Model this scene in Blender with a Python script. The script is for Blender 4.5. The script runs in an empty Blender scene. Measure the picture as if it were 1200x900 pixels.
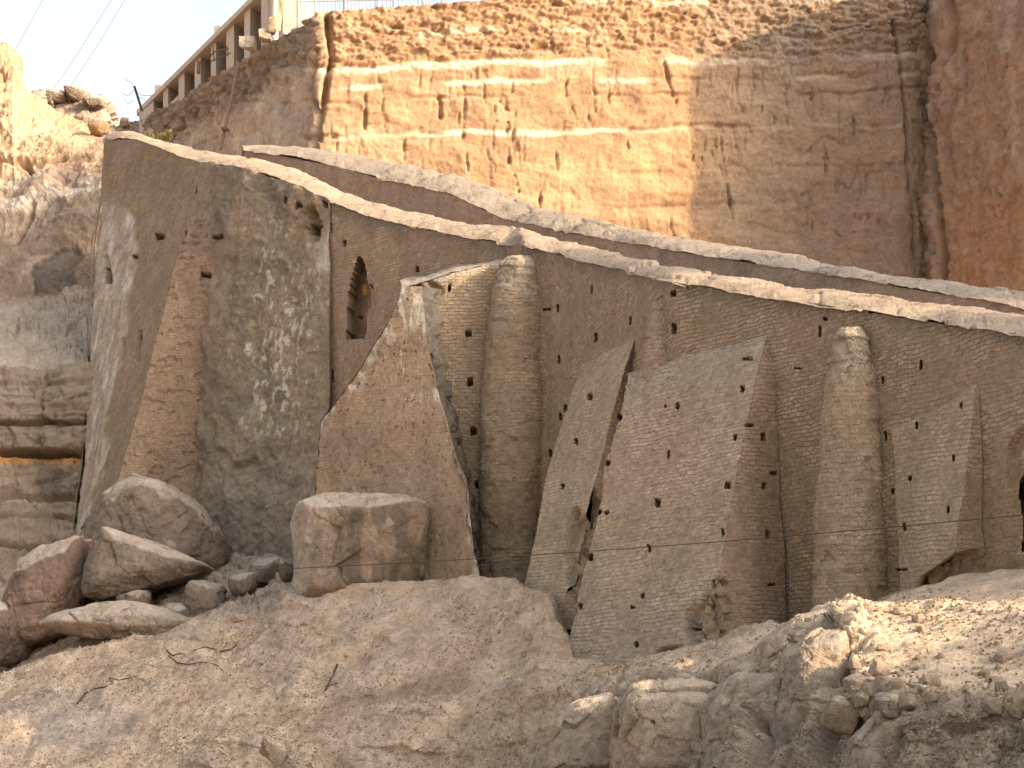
import bpy, math, random
import numpy as np
from mathutils import Vector

random.seed(7)
rng = np.random.default_rng(11)
SC = bpy.context.scene
COL = SC.collection

# ------------------------------------------------------------------ camera model
F, CX, HY = 2400.0, 600.0, 840.0          # photo pixels (1200 x 900); eye at the origin looking along +Y


def P(px, py, Y):
    return ((px - CX) / F * Y, Y, (HY - py) / F * Y)


def proj(V):
    Y = np.maximum(V[:, 1], 0.5)
    return CX + F * V[:, 0] / Y, HY - F * V[:, 2] / Y


# ------------------------------------------------------------------ noise
_perm = rng.permutation(256)
_perm = np.concatenate([_perm, _perm, _perm])
_g = rng.normal(size=(256, 3))
_g /= np.linalg.norm(_g, axis=1)[:, None]


def perlin(p):
    i = np.floor(p).astype(np.int64)
    f = p - i
    u = f * f * f * (f * (f * 6 - 15) + 10)
    i &= 255
    out = 0
    for dx in (0, 1):
        wx = u[:, 0] if dx else 1 - u[:, 0]
        for dy in (0, 1):
            wy = u[:, 1] if dy else 1 - u[:, 1]
            for dz in (0, 1):
                wz = u[:, 2] if dz else 1 - u[:, 2]
                h = _perm[_perm[_perm[(i[:, 0] + dx) & 255] + ((i[:, 1] + dy) & 255)] + ((i[:, 2] + dz) & 255)]
                g = _g[h]
                d = g[:, 0] * (f[:, 0] - dx) + g[:, 1] * (f[:, 1] - dy) + g[:, 2] * (f[:, 2] - dz)
                out = out + wx * wy * wz * d
    return out * 1.5


def fbm(p, octaves=4, gain=0.5, lac=2.03, off=0.0):
    a, s, t = 1.0, 0, 0.0
    q = p + off
    for k in range(octaves):
        s = s + a * perlin(q)
        t += a
        a *= gain
        q = q * lac + 17.3
    return s / t


def ridged(p, octaves=4, off=0.0):
    a, s, t = 1.0, 0, 0.0
    q = p + off
    for k in range(octaves):
        s = s + a * (1 - 2 * np.abs(perlin(q)))
        t += a
        a *= 0.55
        q = q * 2.1 + 9.1
    return s / t


def cells(p, seed=0):
    """distance to nearest / second nearest feature point, and a random value per cell"""
    i = np.floor(p).astype(np.int64)
    f1 = np.full(len(p), 9.0)
    f2 = np.full(len(p), 9.0)
    val = np.zeros(len(p))
    for dx in (-1, 0, 1):
        for dy in (-1, 0, 1):
            for dz in (-1, 0, 1):
                c = i + np.array([dx, dy, dz])
                h = _perm[_perm[_perm[(c[:, 0] + seed) & 255] + (c[:, 1] & 255)] + (c[:, 2] & 255)]
                o = (_g[h] * 0.45 + 0.5)
                d = np.linalg.norm(c + o - p, axis=1)
                m = d < f1
                f2 = np.where(m, f1, np.minimum(f2, d))
                val = np.where(m, h / 255.0, val)
                f1 = np.where(m, d, f1)
    return f1, f2, val


def facets(p, seed=0):
    """broken-rock relief: every cell is a plane of its own tilt"""
    i = np.floor(p).astype(np.int64)
    f1 = np.full(len(p), 9.0)
    f2 = np.full(len(p), 9.0)
    out = np.zeros(len(p))
    for dx in (-1, 0, 1):
        for dy in (-1, 0, 1):
            for dz in (-1, 0, 1):
                c = i + np.array([dx, dy, dz])
                h = _perm[_perm[_perm[(c[:, 0] + seed) & 255] + (c[:, 1] & 255)] + (c[:, 2] & 255)]
                v = p - (c + (_g[h] * 0.45 + 0.5))
                d = np.linalg.norm(v, axis=1)
                m = d < f1
                f2 = np.where(m, f1, np.minimum(f2, d))
                t = (v * _g[(h * 7 + 31) & 255]).sum(1) * 1.1 + (h / 255.0 - .5) * .5
                out = np.where(m, t, out)
                f1 = np.where(m, d, f1)
    return out - .25 * sstep(.10, 0, f2 - f1)


def sstep(a, b, x):
    t = np.clip((x - a) / (b - a), 0, 1)
    return t * t * (3 - 2 * t)


def pdist(px, py, poly, sx=1.0, sy=1.0):
    best = np.full(len(px), 1e9)
    for (ax, ay), (bx, by) in zip(poly[:-1], poly[1:]):
        vx, vy = (bx - ax) * sx, (by - ay) * sy
        wx, wy = (px - ax) * sx, (py - ay) * sy
        t = np.clip((wx * vx + wy * vy) / (vx * vx + vy * vy + 1e-9), 0, 1)
        best = np.minimum(best, np.hypot(wx - t * vx, wy - t * vy))
    return best


def interp(x, tab):
    a = np.array(tab, float)
    o = np.argsort(a[:, 0])
    return np.interp(x, a[o, 0], a[o, 1])


# ------------------------------------------------------------------ mesh helpers
def tag(o, label=None, cat=None, group=None, kind=None):
    if label: o['label'] = label
    if cat: o['category'] = cat
    if group: o['group'] = group
    if kind: o['kind'] = kind
    return o


def link(name, me, mat, parent=None):
    o = bpy.data.objects.new(name, me)
    COL.objects.link(o)
    if mat is not None:
        me.materials.append(mat)
    if parent is not None:
        o.parent = parent
    return o


def empty(name, loc=(0, 0, 0)):
    o = bpy.data.objects.new(name, None)
    o.location = loc
    o.empty_display_size = 0.3
    COL.objects.link(o)
    return o


def make_mesh(name, V, Q, col=None, uv=None, smooth=True):
    me = bpy.data.meshes.new(name)
    if np.asarray(Q).shape[1] == 4 and len(Q) > 5000:      # large sheets: faces look at the open air
        q_ = np.asarray(Q); v_ = np.asarray(V, float)
        a_ = v_[q_[:, 0]]; nn_ = np.cross(v_[q_[:, 1]] - a_, v_[q_[:, 3]] - a_)
        if (nn_ * (np.array([0, 0, 3.0]) - a_)).sum() < 0: Q = q_[:, ::-1]
    V = np.asarray(V, np.float32)
    Q = np.asarray(Q, np.int32)
    n, k = Q.shape
    me.vertices.add(len(V))
    me.vertices.foreach_set('co', V.ravel())
    me.loops.add(n * k)
    me.loops.foreach_set('vertex_index', Q.ravel())
    me.polygons.add(n)
    me.polygons.foreach_set('loop_start', np.arange(0, n * k, k, dtype=np.int32))
    me.polygons.foreach_set('loop_total', np.full(n, k, np.int32))
    me.polygons.foreach_set('use_smooth', np.full(n, smooth, bool))
    if col is not None:
        a = me.attributes.new('Col', 'FLOAT_COLOR', 'POINT')
        a.data.foreach_set('color', np.asarray(col, np.float32).ravel())
    if uv is not None:
        a = me.attributes.new('wuv', 'FLOAT_VECTOR', 'POINT')
        a.data.foreach_set('vector', np.asarray(uv, np.float32).ravel())
    me.update(calc_edges=True)
    return me


def grid_quads(nv, nu, flip=False, keep=None):
    r, c = np.meshgrid(np.arange(nv - 1), np.arange(nu - 1), indexing='ij')
    a = (r * nu + c).ravel()
    q = np.stack([a, a + 1, a + nu + 1, a + nu], 1)
    if flip:
        q = q[:, ::-1]
    return q


def upsample(ctrl, nv, nu, pv=None, pu=None):
    """bilinear resample of a (R,C,3) control grid"""
    c = np.asarray(ctrl, float)
    R, C = c.shape[:2]
    tv = np.linspace(0, R - 1, nv) if pv is None else pv
    tu = np.linspace(0, C - 1, nu) if pu is None else pu
    iv = np.minimum(tv.astype(int), R - 2); fv = (tv - iv)[:, None, None]
    c = c[iv] * (1 - fv) + c[iv + 1] * fv
    iu = np.minimum(tu.astype(int), C - 2); fu = (tu - iu)[None, :, None]
    return c[:, iu] * (1 - fu) + c[:, iu + 1] * fu


def blur(a, n, axis):
    for _ in range(n):
        p = np.concatenate([np.take(a, [0], axis), a, np.take(a, [-1], axis)], axis)
        L = a.shape[axis]
        a = (np.take(p, range(0, L), axis) + 2 * np.take(p, range(1, L + 1), axis) + np.take(p, range(2, L + 2), axis)) / 4
    return a


def even(n, lens):
    """parameter over control spans so that samples are evenly spread by length"""
    lens = np.asarray(lens, float)
    cum = np.concatenate([[0], np.cumsum(lens)])
    return np.interp(np.linspace(0, cum[-1], n), cum, np.arange(len(cum)))


def panel(ctrl, step=1.7, maxn=900):
    """control rows of (px,py,Y): dense grid of points spaced about step photo pixels"""
    c = np.array([[P(*q) for q in row] for row in ctrl])
    q = np.array(ctrl, float)[:, :, :2]
    lu = np.linalg.norm(q[:, 1:] - q[:, :-1], axis=2).max(0) + 1e-6
    lv = np.linalg.norm(q[1:] - q[:-1], axis=2).max(1) + 1e-6
    nu = int(min(maxn, max(3, lu.sum() / step)))
    nv = int(min(maxn, max(3, lv.sum() / step)))
    return upsample(c, nv, nu, even(nv, lv), even(nu, lu))


def wobble(V, big=0.05, small=0.018):
    """position-only displacement, so neighbouring sheets stay joined"""
    d = np.zeros_like(V)
    for k in range(3):
        d[:, k] = 1.2 * big * fbm(V * 0.55 + 31.7 * k, 2) + 1.6 * small * fbm(V * 2.2 + 11.3 * k, 4, .6)
    return V + d


def gnormals(G):
    du = np.gradient(G, axis=1)
    dv = np.gradient(G, axis=0)
    n = np.cross(du, dv)
    n /= np.linalg.norm(n, axis=2)[:, :, None] + 1e-9
    return n


class Bag:
    """collects sheets into one mesh"""
    def __init__(s):
        s.V, s.Q, s.C, s.U, s.n = [], [], [], [], 0

    def add(s, V, Q, C, U):
        Q = np.asarray(Q)
        a_ = V[Q[:, 0]]; nn_ = np.cross(V[Q[:, 1]] - a_, V[Q[:, 3]] - a_)
        if (nn_ * (np.array([0, 0, 3.0]) - a_)).sum() < 0 and not getattr(s, 'closed', False): Q = Q[:, ::-1]
        s.V.append(V); s.Q.append(Q + s.n); s.C.append(C); s.U.append(U)
        s.n += len(V)

    def build(s, name, mat, parent=None, smooth=True):
        me = make_mesh(name, np.concatenate(s.V), np.concatenate(s.Q), np.concatenate(s.C), np.concatenate(s.U), smooth)
        return link(name, me, mat, parent)


# ------------------------------------------------------------------ materials
def new_mat(name):
    m = bpy.data.materials.new(name)
    m.use_nodes = True
    nt = m.node_tree
    b = nt.nodes['Principled BSDF']
    b.inputs['Roughness'].default_value = 0.95
    b.inputs['Specular IOR Level'].default_value = 0.12
    return m, nt, b


def N(nt, t, **kw):
    n = nt.nodes.new(t)
    for k, v in kw.items():
        if k in n.inputs.keys():
            n.inputs[k].default_value = v
        else:
            setattr(n, k, v)
    return n


def mathn(nt, op, a, b=None):
    n = nt.nodes.new('ShaderNodeMath'); n.operation = op
    for i, x in enumerate((a, b)):
        if x is None: continue
        if isinstance(x, (int, float)): n.inputs[i].default_value = x
        else: nt.links.new(x, n.inputs[i])
    return n.outputs[0]


def mulcol(nt, a, f):
    n = nt.nodes.new('ShaderNodeVectorMath'); n.operation = 'SCALE'
    nt.links.new(a, n.inputs[0])
    nt.links.new(f, n.inputs['Scale'])
    return n.outputs[0]


def noise_out(nt, vec, scale, detail=6, rough=0.6):
    n = N(nt, 'ShaderNodeTexNoise')
    n.inputs['Scale'].default_value = scale
    n.inputs['Detail'].default_value = detail
    n.inputs['Roughness'].default_value = rough
    nt.links.new(vec, n.inputs['Vector'])
    return n.outputs[0]


def maprange(nt, x, a, b, c, d):
    n = nt.nodes.new('ShaderNodeMapRange')
    nt.links.new(x, n.inputs[0])
    for i, v in zip((1, 2, 3, 4), (a, b, c, d)):
        n.inputs[i].default_value = v
    return n.outputs[0]


def earth_mat(name, scale=1.0, bump=0.12, contrast=0.3, grain=True, tint=None, stretch=(1, 1, 1), pebbles=0.0):
    """dust, rock and mud: vertex colour times speckle, with grainy relief"""
    m, nt, b = new_mat(name)
    tc = N(nt, 'ShaderNodeTexCoord')
    mp = N(nt, 'ShaderNodeMapping')
    mp.inputs['Scale'].default_value = stretch
    nt.links.new(tc.outputs['Object'], mp.inputs[0])
    vec = mp.outputs[0]
    n1 = noise_out(nt, vec, 1.1 * scale, 8, 0.62)
    n2 = noise_out(nt, vec, 7.0 * scale, 6, 0.65)
    n3 = noise_out(nt, vec, 28.0 * scale, 3, 0.6)
    if tint is None:
        at = N(nt, 'ShaderNodeAttribute'); at.attribute_name = 'Col'
        c = at.outputs['Color']
    else:
        rg = N(nt, 'ShaderNodeRGB'); rg.outputs[0].default_value = (*tint, 1)
        c = rg.outputs[0]
    v = mathn(nt, 'ADD', maprange(nt, n1, 0.3, 0.7, -contrast, contrast), maprange(nt, n2, 0.3, 0.7, -contrast * .8, contrast * .8))
    v = mathn(nt, 'ADD', v, maprange(nt, n3, 0.3, 0.7, -contrast * .35, contrast * .35))
    v = mathn(nt, 'ADD', v, 1.0)
    v = mathn(nt, 'MAXIMUM', v, 0.25)
    nt.links.new(mulcol(nt, c, v), b.inputs['Base Color'])
    h = mathn(nt, 'ADD', mathn(nt, 'MULTIPLY', n2, 0.7), mathn(nt, 'MULTIPLY', n3, 0.35))
    h = mathn(nt, 'ADD', h, mathn(nt, 'MULTIPLY', n1, 0.9))
    if pebbles:
        vo = N(nt, 'ShaderNodeTexVoronoi'); vo.inputs['Scale'].default_value = 9.0
        nt.links.new(vec, vo.inputs['Vector'])
        peb = maprange(nt, vo.outputs['Distance'], 0.0, 0.35, 1.0, 0.0)
        h = mathn(nt, 'ADD', h, mathn(nt, 'MULTIPLY', peb, pebbles))
    bm = N(nt, 'ShaderNodeBump'); bm.inputs['Strength'].default_value = 1.0; bm.inputs['Distance'].default_value = bump
    nt.links.new(h, bm.inputs['Height'])
    nt.links.new(bm.outputs[0], b.inputs['Normal'])
    return m


def brick_mat(name, bw=0.225, bh=0.105, contrast=0.24, bump=0.045):
    """mud brick courses; vertex colour times brick variation, alpha = how far the courses show"""
    m, nt, b = new_mat(name)
    at = N(nt, 'ShaderNodeAttribute'); at.attribute_name = 'Col'
    uv = N(nt, 'ShaderNodeAttribute'); uv.attribute_name = 'wuv'
    tc = N(nt, 'ShaderNodeTexCoord')
    pos = tc.outputs['Object']
    wn = N(nt, 'ShaderNodeTexNoise'); wn.inputs['Scale'].default_value = 1.7; wn.inputs['Detail'].default_value = 3
    nt.links.new(pos, wn.inputs['Vector'])
    sub = N(nt, 'ShaderNodeVectorMath', operation='SUBTRACT'); nt.links.new(wn.outputs['Color'], sub.inputs[0]); sub.inputs[1].default_value = (.5, .5, .5)
    sc = N(nt, 'ShaderNodeVectorMath', operation='SCALE'); nt.links.new(sub.outputs[0], sc.inputs[0]); sc.inputs['Scale'].default_value = 0.15
    wf = N(nt, 'ShaderNodeTexNoise'); wf.inputs['Scale'].default_value = 9.0; wf.inputs['Detail'].default_value = 2
    nt.links.new(pos, wf.inputs['Vector'])
    sf = N(nt, 'ShaderNodeVectorMath', operation='SUBTRACT'); nt.links.new(wf.outputs['Color'], sf.inputs[0]); sf.inputs[1].default_value = (.5, .5, .5)
    sg = N(nt, 'ShaderNodeVectorMath', operation='SCALE'); nt.links.new(sf.outputs[0], sg.inputs[0]); sg.inputs['Scale'].default_value = 0.07
    ad0 = N(nt, 'ShaderNodeVectorMath', operation='ADD'); nt.links.new(sg.outputs[0], ad0.inputs[0]); nt.links.new(sc.outputs[0], ad0.inputs[1])
    add = N(nt, 'ShaderNodeVectorMath', operation='ADD'); nt.links.new(uv.outputs['Vector'], add.inputs[0]); nt.links.new(ad0.outputs[0], add.inputs[1])
    br = N(nt, 'ShaderNodeTexBrick')
    br.offset = 0.5
    br.inputs['Color1'].default_value = (0.80, 0.80, 0.80, 1)
    br.inputs['Color2'].default_value = (1.20, 1.20, 1.20, 1)
    br.inputs['Mortar'].default_value = (0.82, 0.82, 0.82, 1)
    br.inputs['Scale'].default_value = 1.0
    br.inputs['Mortar Size'].default_value = 0.017
    br.inputs['Mortar Smooth'].default_value = 1.0
    br.inputs['Bias'].default_value = 0.0
    br.inputs['Brick Width'].default_value = bw
    br.inputs['Row Height'].default_value = bh
    nt.links.new(add.outputs[0], br.inputs['Vector'])
    n1 = noise_out(nt, pos, 0.9, 8, 0.62)
    n2 = noise_out(nt, pos, 6.0, 6, 0.65)
    n3 = noise_out(nt, pos, 26.0, 3, 0.6)
    # brick factor around 1, faded where the mud coat covers it
    bv = mathn(nt, 'SUBTRACT', br.outputs['Color'], 1.0)
    mask = mathn(nt, 'MULTIPLY', at.outputs['Alpha'], maprange(nt, n1, 0.36, 0.64, 0.12, 0.95))
    bv = mathn(nt, 'MULTIPLY', bv, mask)
    v = mathn(nt, 'ADD', maprange(nt, n1, 0.3, 0.7, -contrast, contrast), maprange(nt, n2, 0.3, 0.7, -contrast, contrast))
    v = mathn(nt, 'ADD', v, maprange(nt, n3, 0.3, 0.7, -contrast * .5, contrast * .5))
    v = mathn(nt, 'ADD', mathn(nt, 'ADD', v, bv), 1.0)
    v = mathn(nt, 'MAXIMUM', v, 0.25)
    nt.links.new(mulcol(nt, at.outputs['Color'], v), b.inputs['Base Color'])
    h = mathn(nt, 'MULTIPLY', mathn(nt, 'SUBTRACT', 1.0, br.outputs['Fac']), mask)
    h = mathn(nt, 'ADD', h, mathn(nt, 'MULTIPLY', n2, 1.5))
    h = mathn(nt, 'ADD', h, mathn(nt, 'MULTIPLY', n3, 0.9))
    bm = N(nt, 'ShaderNodeBump'); bm.inputs['Strength'].default_value = 1.0; bm.inputs['Distance'].default_value = bump
    nt.links.new(h, bm.inputs['Height'])
    nt.links.new(bm.outputs[0], b.inputs['Normal'])
    return m


def plain_mat(name, c, rough=0.7, metal=0.0, var=0.15):
    m, nt, b = new_mat(name)
    tc = N(nt, 'ShaderNodeTexCoord')
    n = noise_out(nt, tc.outputs['Object'], 9.0, 6, 0.6)
    rg = N(nt, 'ShaderNodeRGB'); rg.outputs[0].default_value = (*c, 1)
    nt.links.new(mulcol(nt, rg.outputs[0], maprange(nt, n, 0.25, 0.75, 1 - var, 1 + var)), b.inputs['Base Color'])
    b.inputs['Roughness'].default_value = rough
    b.inputs['Metallic'].default_value = metal
    return m


M_brick = brick_mat('mud_brick')
M_coping = earth_mat('mud_coping', 1.0, 0.08, 0.16)
M_ground = earth_mat('dusty_ground', 1.15, 0.10, 0.27, pebbles=0.3)
M_cliff = earth_mat('cliff_rock', 0.7, 0.10, 0.22)
M_rock = earth_mat('boulder_rock', 1.0, 0.10, 0.26)
M_stone = earth_mat('loose_stone', 2.0, 0.03, 0.2, tint=(0.44, 0.335, 0.24))
M_gravel = earth_mat('gravel', 2.0, 0.02, 0.4, tint=(0.33, 0.245, 0.17))
M_concrete = plain_mat('concrete', (0.50, 0.42, 0.34), 0.9)
M_shadewall = plain_mat('shade_dark_wall', (0.20, 0.15, 0.11), 0.9)  # gallery back wall, coloured dark so the openings look shaded
M_metal = plain_mat('painted_steel', (0.30, 0.29, 0.28), 0.6)
M_rust = plain_mat('rusty_steel', (0.16, 0.10, 0.07), 0.8)
M_wire = plain_mat('wire', (0.055, 0.045, 0.038), 0.9)
M_wood = plain_mat('weathered_wood', (0.42, 0.30, 0.18), 0.9)
M_twig = plain_mat('dry_twig', (0.07, 0.045, 0.03), 0.9)
M_leaf = plain_mat('dry_leaf', (0.25, 0.20, 0.075), 0.8, var=0.35)

# albedos
WALL = np.array([0.362, 0.264, 0.168])
PINK = np.array([0.372, 0.262, 0.170])
GREY = np.array([0.308, 0.240, 0.166])
WARM = np.array([0.36, 0.25, 0.165])
PALE = np.array([0.56, 0.47, 0.39])


def rgba(n, c, a=1.0):
    o = np.empty((n, 4)); o[:, :3] = c; o[:, 3] = a
    return o


def mixc(C, m, c, a=None):
    m = np.clip(m, 0, 1)[:, None]
    C[:, :3] = C[:, :3] * (1 - m) + np.asarray(c) * m
    if a is not None:
        C[:, 3] = C[:, 3] * (1 - m[:, 0]) + a * m[:, 0]
    return C


# ------------------------------------------------------------------ RETAINING WALL
HOLES = [  # putlog holes: px, py, w, h
    (548, 390, 7, 10), (552, 447, 6, 12), (556, 505, 9, 12), (560, 568, 6, 12), (526, 339, 5, 10),
    (693, 340, 3, 10), (654, 361, 3, 11), (739, 376, 3, 12), (697, 396, 3, 11), (655, 421, 3, 12),
    (789, 344, 6, 9), (789, 386, 6, 12), (692, 465, 5, 9), (664, 478, 4, 10), (656, 487, 4, 8), (675, 517, 4, 9),
    (646, 530, 4, 9), (660, 571, 4, 10), (727, 489, 5, 10), (715, 543, 5, 9), (711, 600, 4, 8), (702, 599, 4, 8), (693, 652, 4, 10), (681, 709, 4, 8), (669, 767, 6, 9), (779, 475, 4, 3),
    (795, 475, 5, 10), (783, 532, 4, 9), (770, 588, 5, 10), (760, 643, 4, 11), (753, 698, 4, 9), (745, 754, 4, 9), (741, 712, 5, 4),
    (870, 456, 5, 11), (862, 512, 5, 10), (853, 569, 5, 10), (846, 625, 3, 11), (836, 684, 4, 10), (808, 732, 7, 4),
    (894, 512, 7, 9), (896, 569, 6, 10), (899, 625, 4, 10), (904, 685, 9, 6), (902, 741, 7, 8), (876, 420, 12, 4), (878, 498, 12, 3), (906, 553, 10, 3),
    (960, 389, 4, 12), (966, 374, 5, 3), (959, 362, 3, 4), (934, 432, 8, 2), (1079, 427, 3, 11), (1035, 447, 2, 12), (1074, 498, 3, 10), (1038, 510, 3, 11),
    (1126, 476, 3, 12), (1119, 536, 3, 10), (1067, 560, 4, 10), (1047, 576, 3, 10), (1113, 595, 3, 11), (1061, 618, 4, 12), (1057, 668, 12, 5),
    (187, 276, 9, 8), (242, 322, 13, 9), (158, 300, 6, 6), (258, 277, 8, 5), (365, 268, 9, 12), (352, 243, 6, 8), (380, 240, 4, 8), (337, 236, 5, 9),
    (405, 285, 4, 10), (490, 316, 4, 9), (416, 365, 5, 6), (388, 440, 3, 16), (143, 410, 4, 12), (163, 395, 4, 12), (124, 320, 4, 22), (388, 268, 3, 10),
    (415, 232, 3, 5), (468, 252, 3, 6), (535, 270, 3, 6), (642, 362, 8, 2), (588, 353, 10, 2)]


def carve_holes(G, nrm, PX, PY, depth=.8, skip=None):
    for (hx, hy, w, h) in HOLES:
        jx, jy = 1.5 * math.sin(hx * 7.7 + hy), 1.5 * math.sin(hx * 3.1 - hy)
        m = (np.abs(PX - hx - .3 * jx) < max(w / 2 - .35 + .3 * jy, .85)) & (np.abs(PY - hy - .4 * jy) < max(h / 2 - .9 + .5 * jx, .85))
        if m.any():
            dd = -nrm[m] + np.array([0, 2.2, 0]); dd /= np.linalg.norm(dd, axis=1)[:, None]
            G[m] += dd * depth
    return G


def brick_sheet(bag, ctrl, base, alpha=1.0, step=1.6, patches=None, rough=None, flip=False, extra=None, tilt=0.0, big=0.06, small=0.02, holes=True):
    G = panel(ctrl, step)
    nv, nu = G.shape[:2]
    nr = gnormals(G).reshape(-1, 3)
    V = G.reshape(-1, 3)
    PX, PY = proj(V)
    # face towards the camera
    if (nr[:, 1].mean()) > 0:
        nr = -nr
    d = G[:, -1].mean(0) - G[:, 0].mean(0); d[2] = 0; d /= np.linalg.norm(d) + 1e-9
    U = np.zeros_like(V)
    U[:, 0] = V @ d
    U[:, 1] = V[:, 2] + tilt * U[:, 0]
    C = rgba(len(V), base, alpha)
    # slow drift of colour: pinkish, greyish, ochre brick batches
    t = fbm(V * 0.35, 3)
    C = mixc(C, sstep(0.05, 0.4, t) * 0.5, WARM); C = mixc(C, sstep(0.05, 0.4, -t) * 0.5, GREY)
    rain = fbm(V * np.array([1.6, 1.6, 0.12]), 3, off=5)
    C[:, :3] *= (1 + 0.16 * rain)[:, None]
    W = wobble(V, big, small)
    if rough is not None:
        for (cx, cy, rx, ry, amp) in rough:
            q = np.hypot((PX - cx) / rx, (PY - cy) / ry) + 0.35 * fbm(V * 1.5, 3)
            k = sstep(1.0, 0.75, q)
            f1, f2, vv = cells(V * 3.2)
            W -= nr * (k * amp * (0.5 + 0.9 * vv + 0.5 * fbm(V * 2, 3)))[:, None]
            C = mixc(C, k * 0.8, np.array([0.27, 0.195, 0.125]), 0.05)
            C[:, :3] *= (1 - 0.35 * k * (vv - .3))[:, None]
    if holes:
        W = carve_holes(W, nr, PX, PY)
    if patches is not None:
        W, C = patches(V, W, nr, PX, PY, C)
    q = grid_quads(nv, nu)
    bag.add(W, q, C, U)
    return G


wall = empty('retaining_wall', (0, 60, 4))
tag(wall, 'tall buttressed mud brick retaining wall climbing left below the cliff', 'retaining wall')


def child(o):
    o.parent = wall
    o.matrix_parent_inverse = wall.matrix_world.inverted()
    o.location = (0, 0, 0)
    return o


def wbuild(bag, name, mat=None, label=None):
    o = bag.build(name, mat or M_brick, None)
    o.parent = wall
    o.location = (-wall.location.x, -wall.location.y, -wall.location.z)
    if label: o['label'] = label
    return o


# front line in plan, and coping edges in photo pixels
FRONT_Y = [(90, 85.0), (124, 82.2), (240, 74.8), (385, 69.4), (600, 61.6), (612, 60.2), (640, 59.4), (790, 51.9), (960, 48.0), (1040, 46.3), (1200, 43.0), (1480, 38.2), (1700, 35)]
LOW = [(90, 176), (124, 166), (140, 161), (160, 164), (200, 179), (235, 191), (273, 195), (300, 201), (342, 215), (385, 236), (400, 241), (440, 253), (500, 266), (560, 277), (597, 283), (612, 282), (640, 290), (700, 307), (790, 327), (900, 346), (1000, 359), (1100, 374), (1200, 389), (1480, 432), (1700, 468)]
UPP = [(90, 166), (124, 156), (143, 151), (160, 155), (180, 162), (220, 172), (260, 180), (300, 184), (340, 195), (370, 207), (400, 222), (430, 234), (470, 246), (520, 255), (570, 263), (612, 267), (640, 277), (700, 290), (760, 305), (800, 312), (850, 322), (900, 330), (1000, 342), (1040, 346), (1100, 355), (1200, 368), (1480, 408), (1700, 440)]


def fy(px): return float(interp(px, FRONT_Y))


def lo(px): return float(interp(px, LOW))


# --- wall face -----------------------------------------------------------------
ARCH = (423, 302, 400, 13)


def wall_patches(V, W, nr, PX, PY, C):
    # pointed window in the recessed bay
    h = PY - 300
    half = np.where(h < 0, 0, np.where(h < 45, 11 * np.sqrt(np.clip(h / 45, 0, 1)), 11))
    cxx = 423 - 0.06 * h
    m = (np.abs(PX - cxx) < half) & (h > 0) & (h < 96)
    m2 = (PX > 428) & (PX < 437) & (PY > 335) & (PY < 362)
    W[m] += np.array([.12, 0.95, 0])
    W[m2 & ~m] += np.array([.05, .5, 0])
    C[m | m2, 3] = 0.1
    C[m, :3] *= .8  # window recess darkened in the colour for a shaded inside
    mm = m & (PX < 431) & (PY > 345) & (PY < 385)
    C = mixc(C, (m & (np.hypot((PX - 421) / 2.4, (PY - 334) / 7) < 1)) * 0.9, (0.80, 0.46, 0.16), 0)  # orange patch painted in as a sunlit glint
    # wall colour darkens in a band under the coping
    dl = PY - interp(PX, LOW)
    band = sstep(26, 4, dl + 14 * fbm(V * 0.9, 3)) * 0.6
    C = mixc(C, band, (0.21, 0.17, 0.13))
    # arched blind niche at the right, broken open lower down
    ax = 1222
    hh = np.where(PY < 525, 42 * np.sqrt(np.clip((PY - 488) / 37, 0, 1)), 42)
    ring = (np.abs(PX - ax) < hh) & (PY > 488) & (PY < 690)
    W[ring] -= nr[ring] * 0.16
    qn = 9 * fbm(V * 1.1, 4, .6, off=31); qm = 9 * fbm(V * 1.1, 4, .6, off=37)
    br = (PX + qn > 1191) & (PX < 1250 + 2 * qn) & (PY > 556 + 2.5 * qm) & (PY < 643 + qm)
    f1, f2, vv = cells(V * 3)
    W[br] += np.array([.25, 1.3, 0]) * (0.7 + 0.5 * vv[br])[:, None]
    C[br, :3] *= .55  # shade of the broken opening deepened in the colour
    C[br, 3] = 0
    # small light scars
    s = fbm(V * np.array([5, 5, 3]), 2, off=3)
    C = mixc(C, sstep(0.42, 0.5, s) * 0.5, (0.52, 0.42, 0.30))
    return W, C


def strip(nodes, zb):
    rows = []
    top = [(p, lo(p) + (3.5 if p > 400 else 0), fy(p)) for p in nodes]
    bot = [(p, zb(p), fy(p)) for p in nodes]
    return [top, bot]


bag = Bag()
bot = lambda p: 800 if p > 650 else (720 if p > 380 else 690)
dense = lambda a, b, n=8: list(np.linspace(a, b, n))
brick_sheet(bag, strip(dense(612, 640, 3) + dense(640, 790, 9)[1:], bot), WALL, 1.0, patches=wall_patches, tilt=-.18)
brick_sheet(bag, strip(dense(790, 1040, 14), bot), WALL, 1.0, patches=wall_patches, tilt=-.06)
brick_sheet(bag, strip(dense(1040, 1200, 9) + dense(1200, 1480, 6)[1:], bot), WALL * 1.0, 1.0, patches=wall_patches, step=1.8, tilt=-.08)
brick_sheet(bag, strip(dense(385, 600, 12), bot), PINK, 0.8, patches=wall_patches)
brick_sheet(bag, [[(600, lo(600) + 3, 61.6), (612, lo(612) + 3, 60.2)], [(600, 700, 61.6), (612, 700, 60.2)]], WALL, 1.0)


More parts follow.
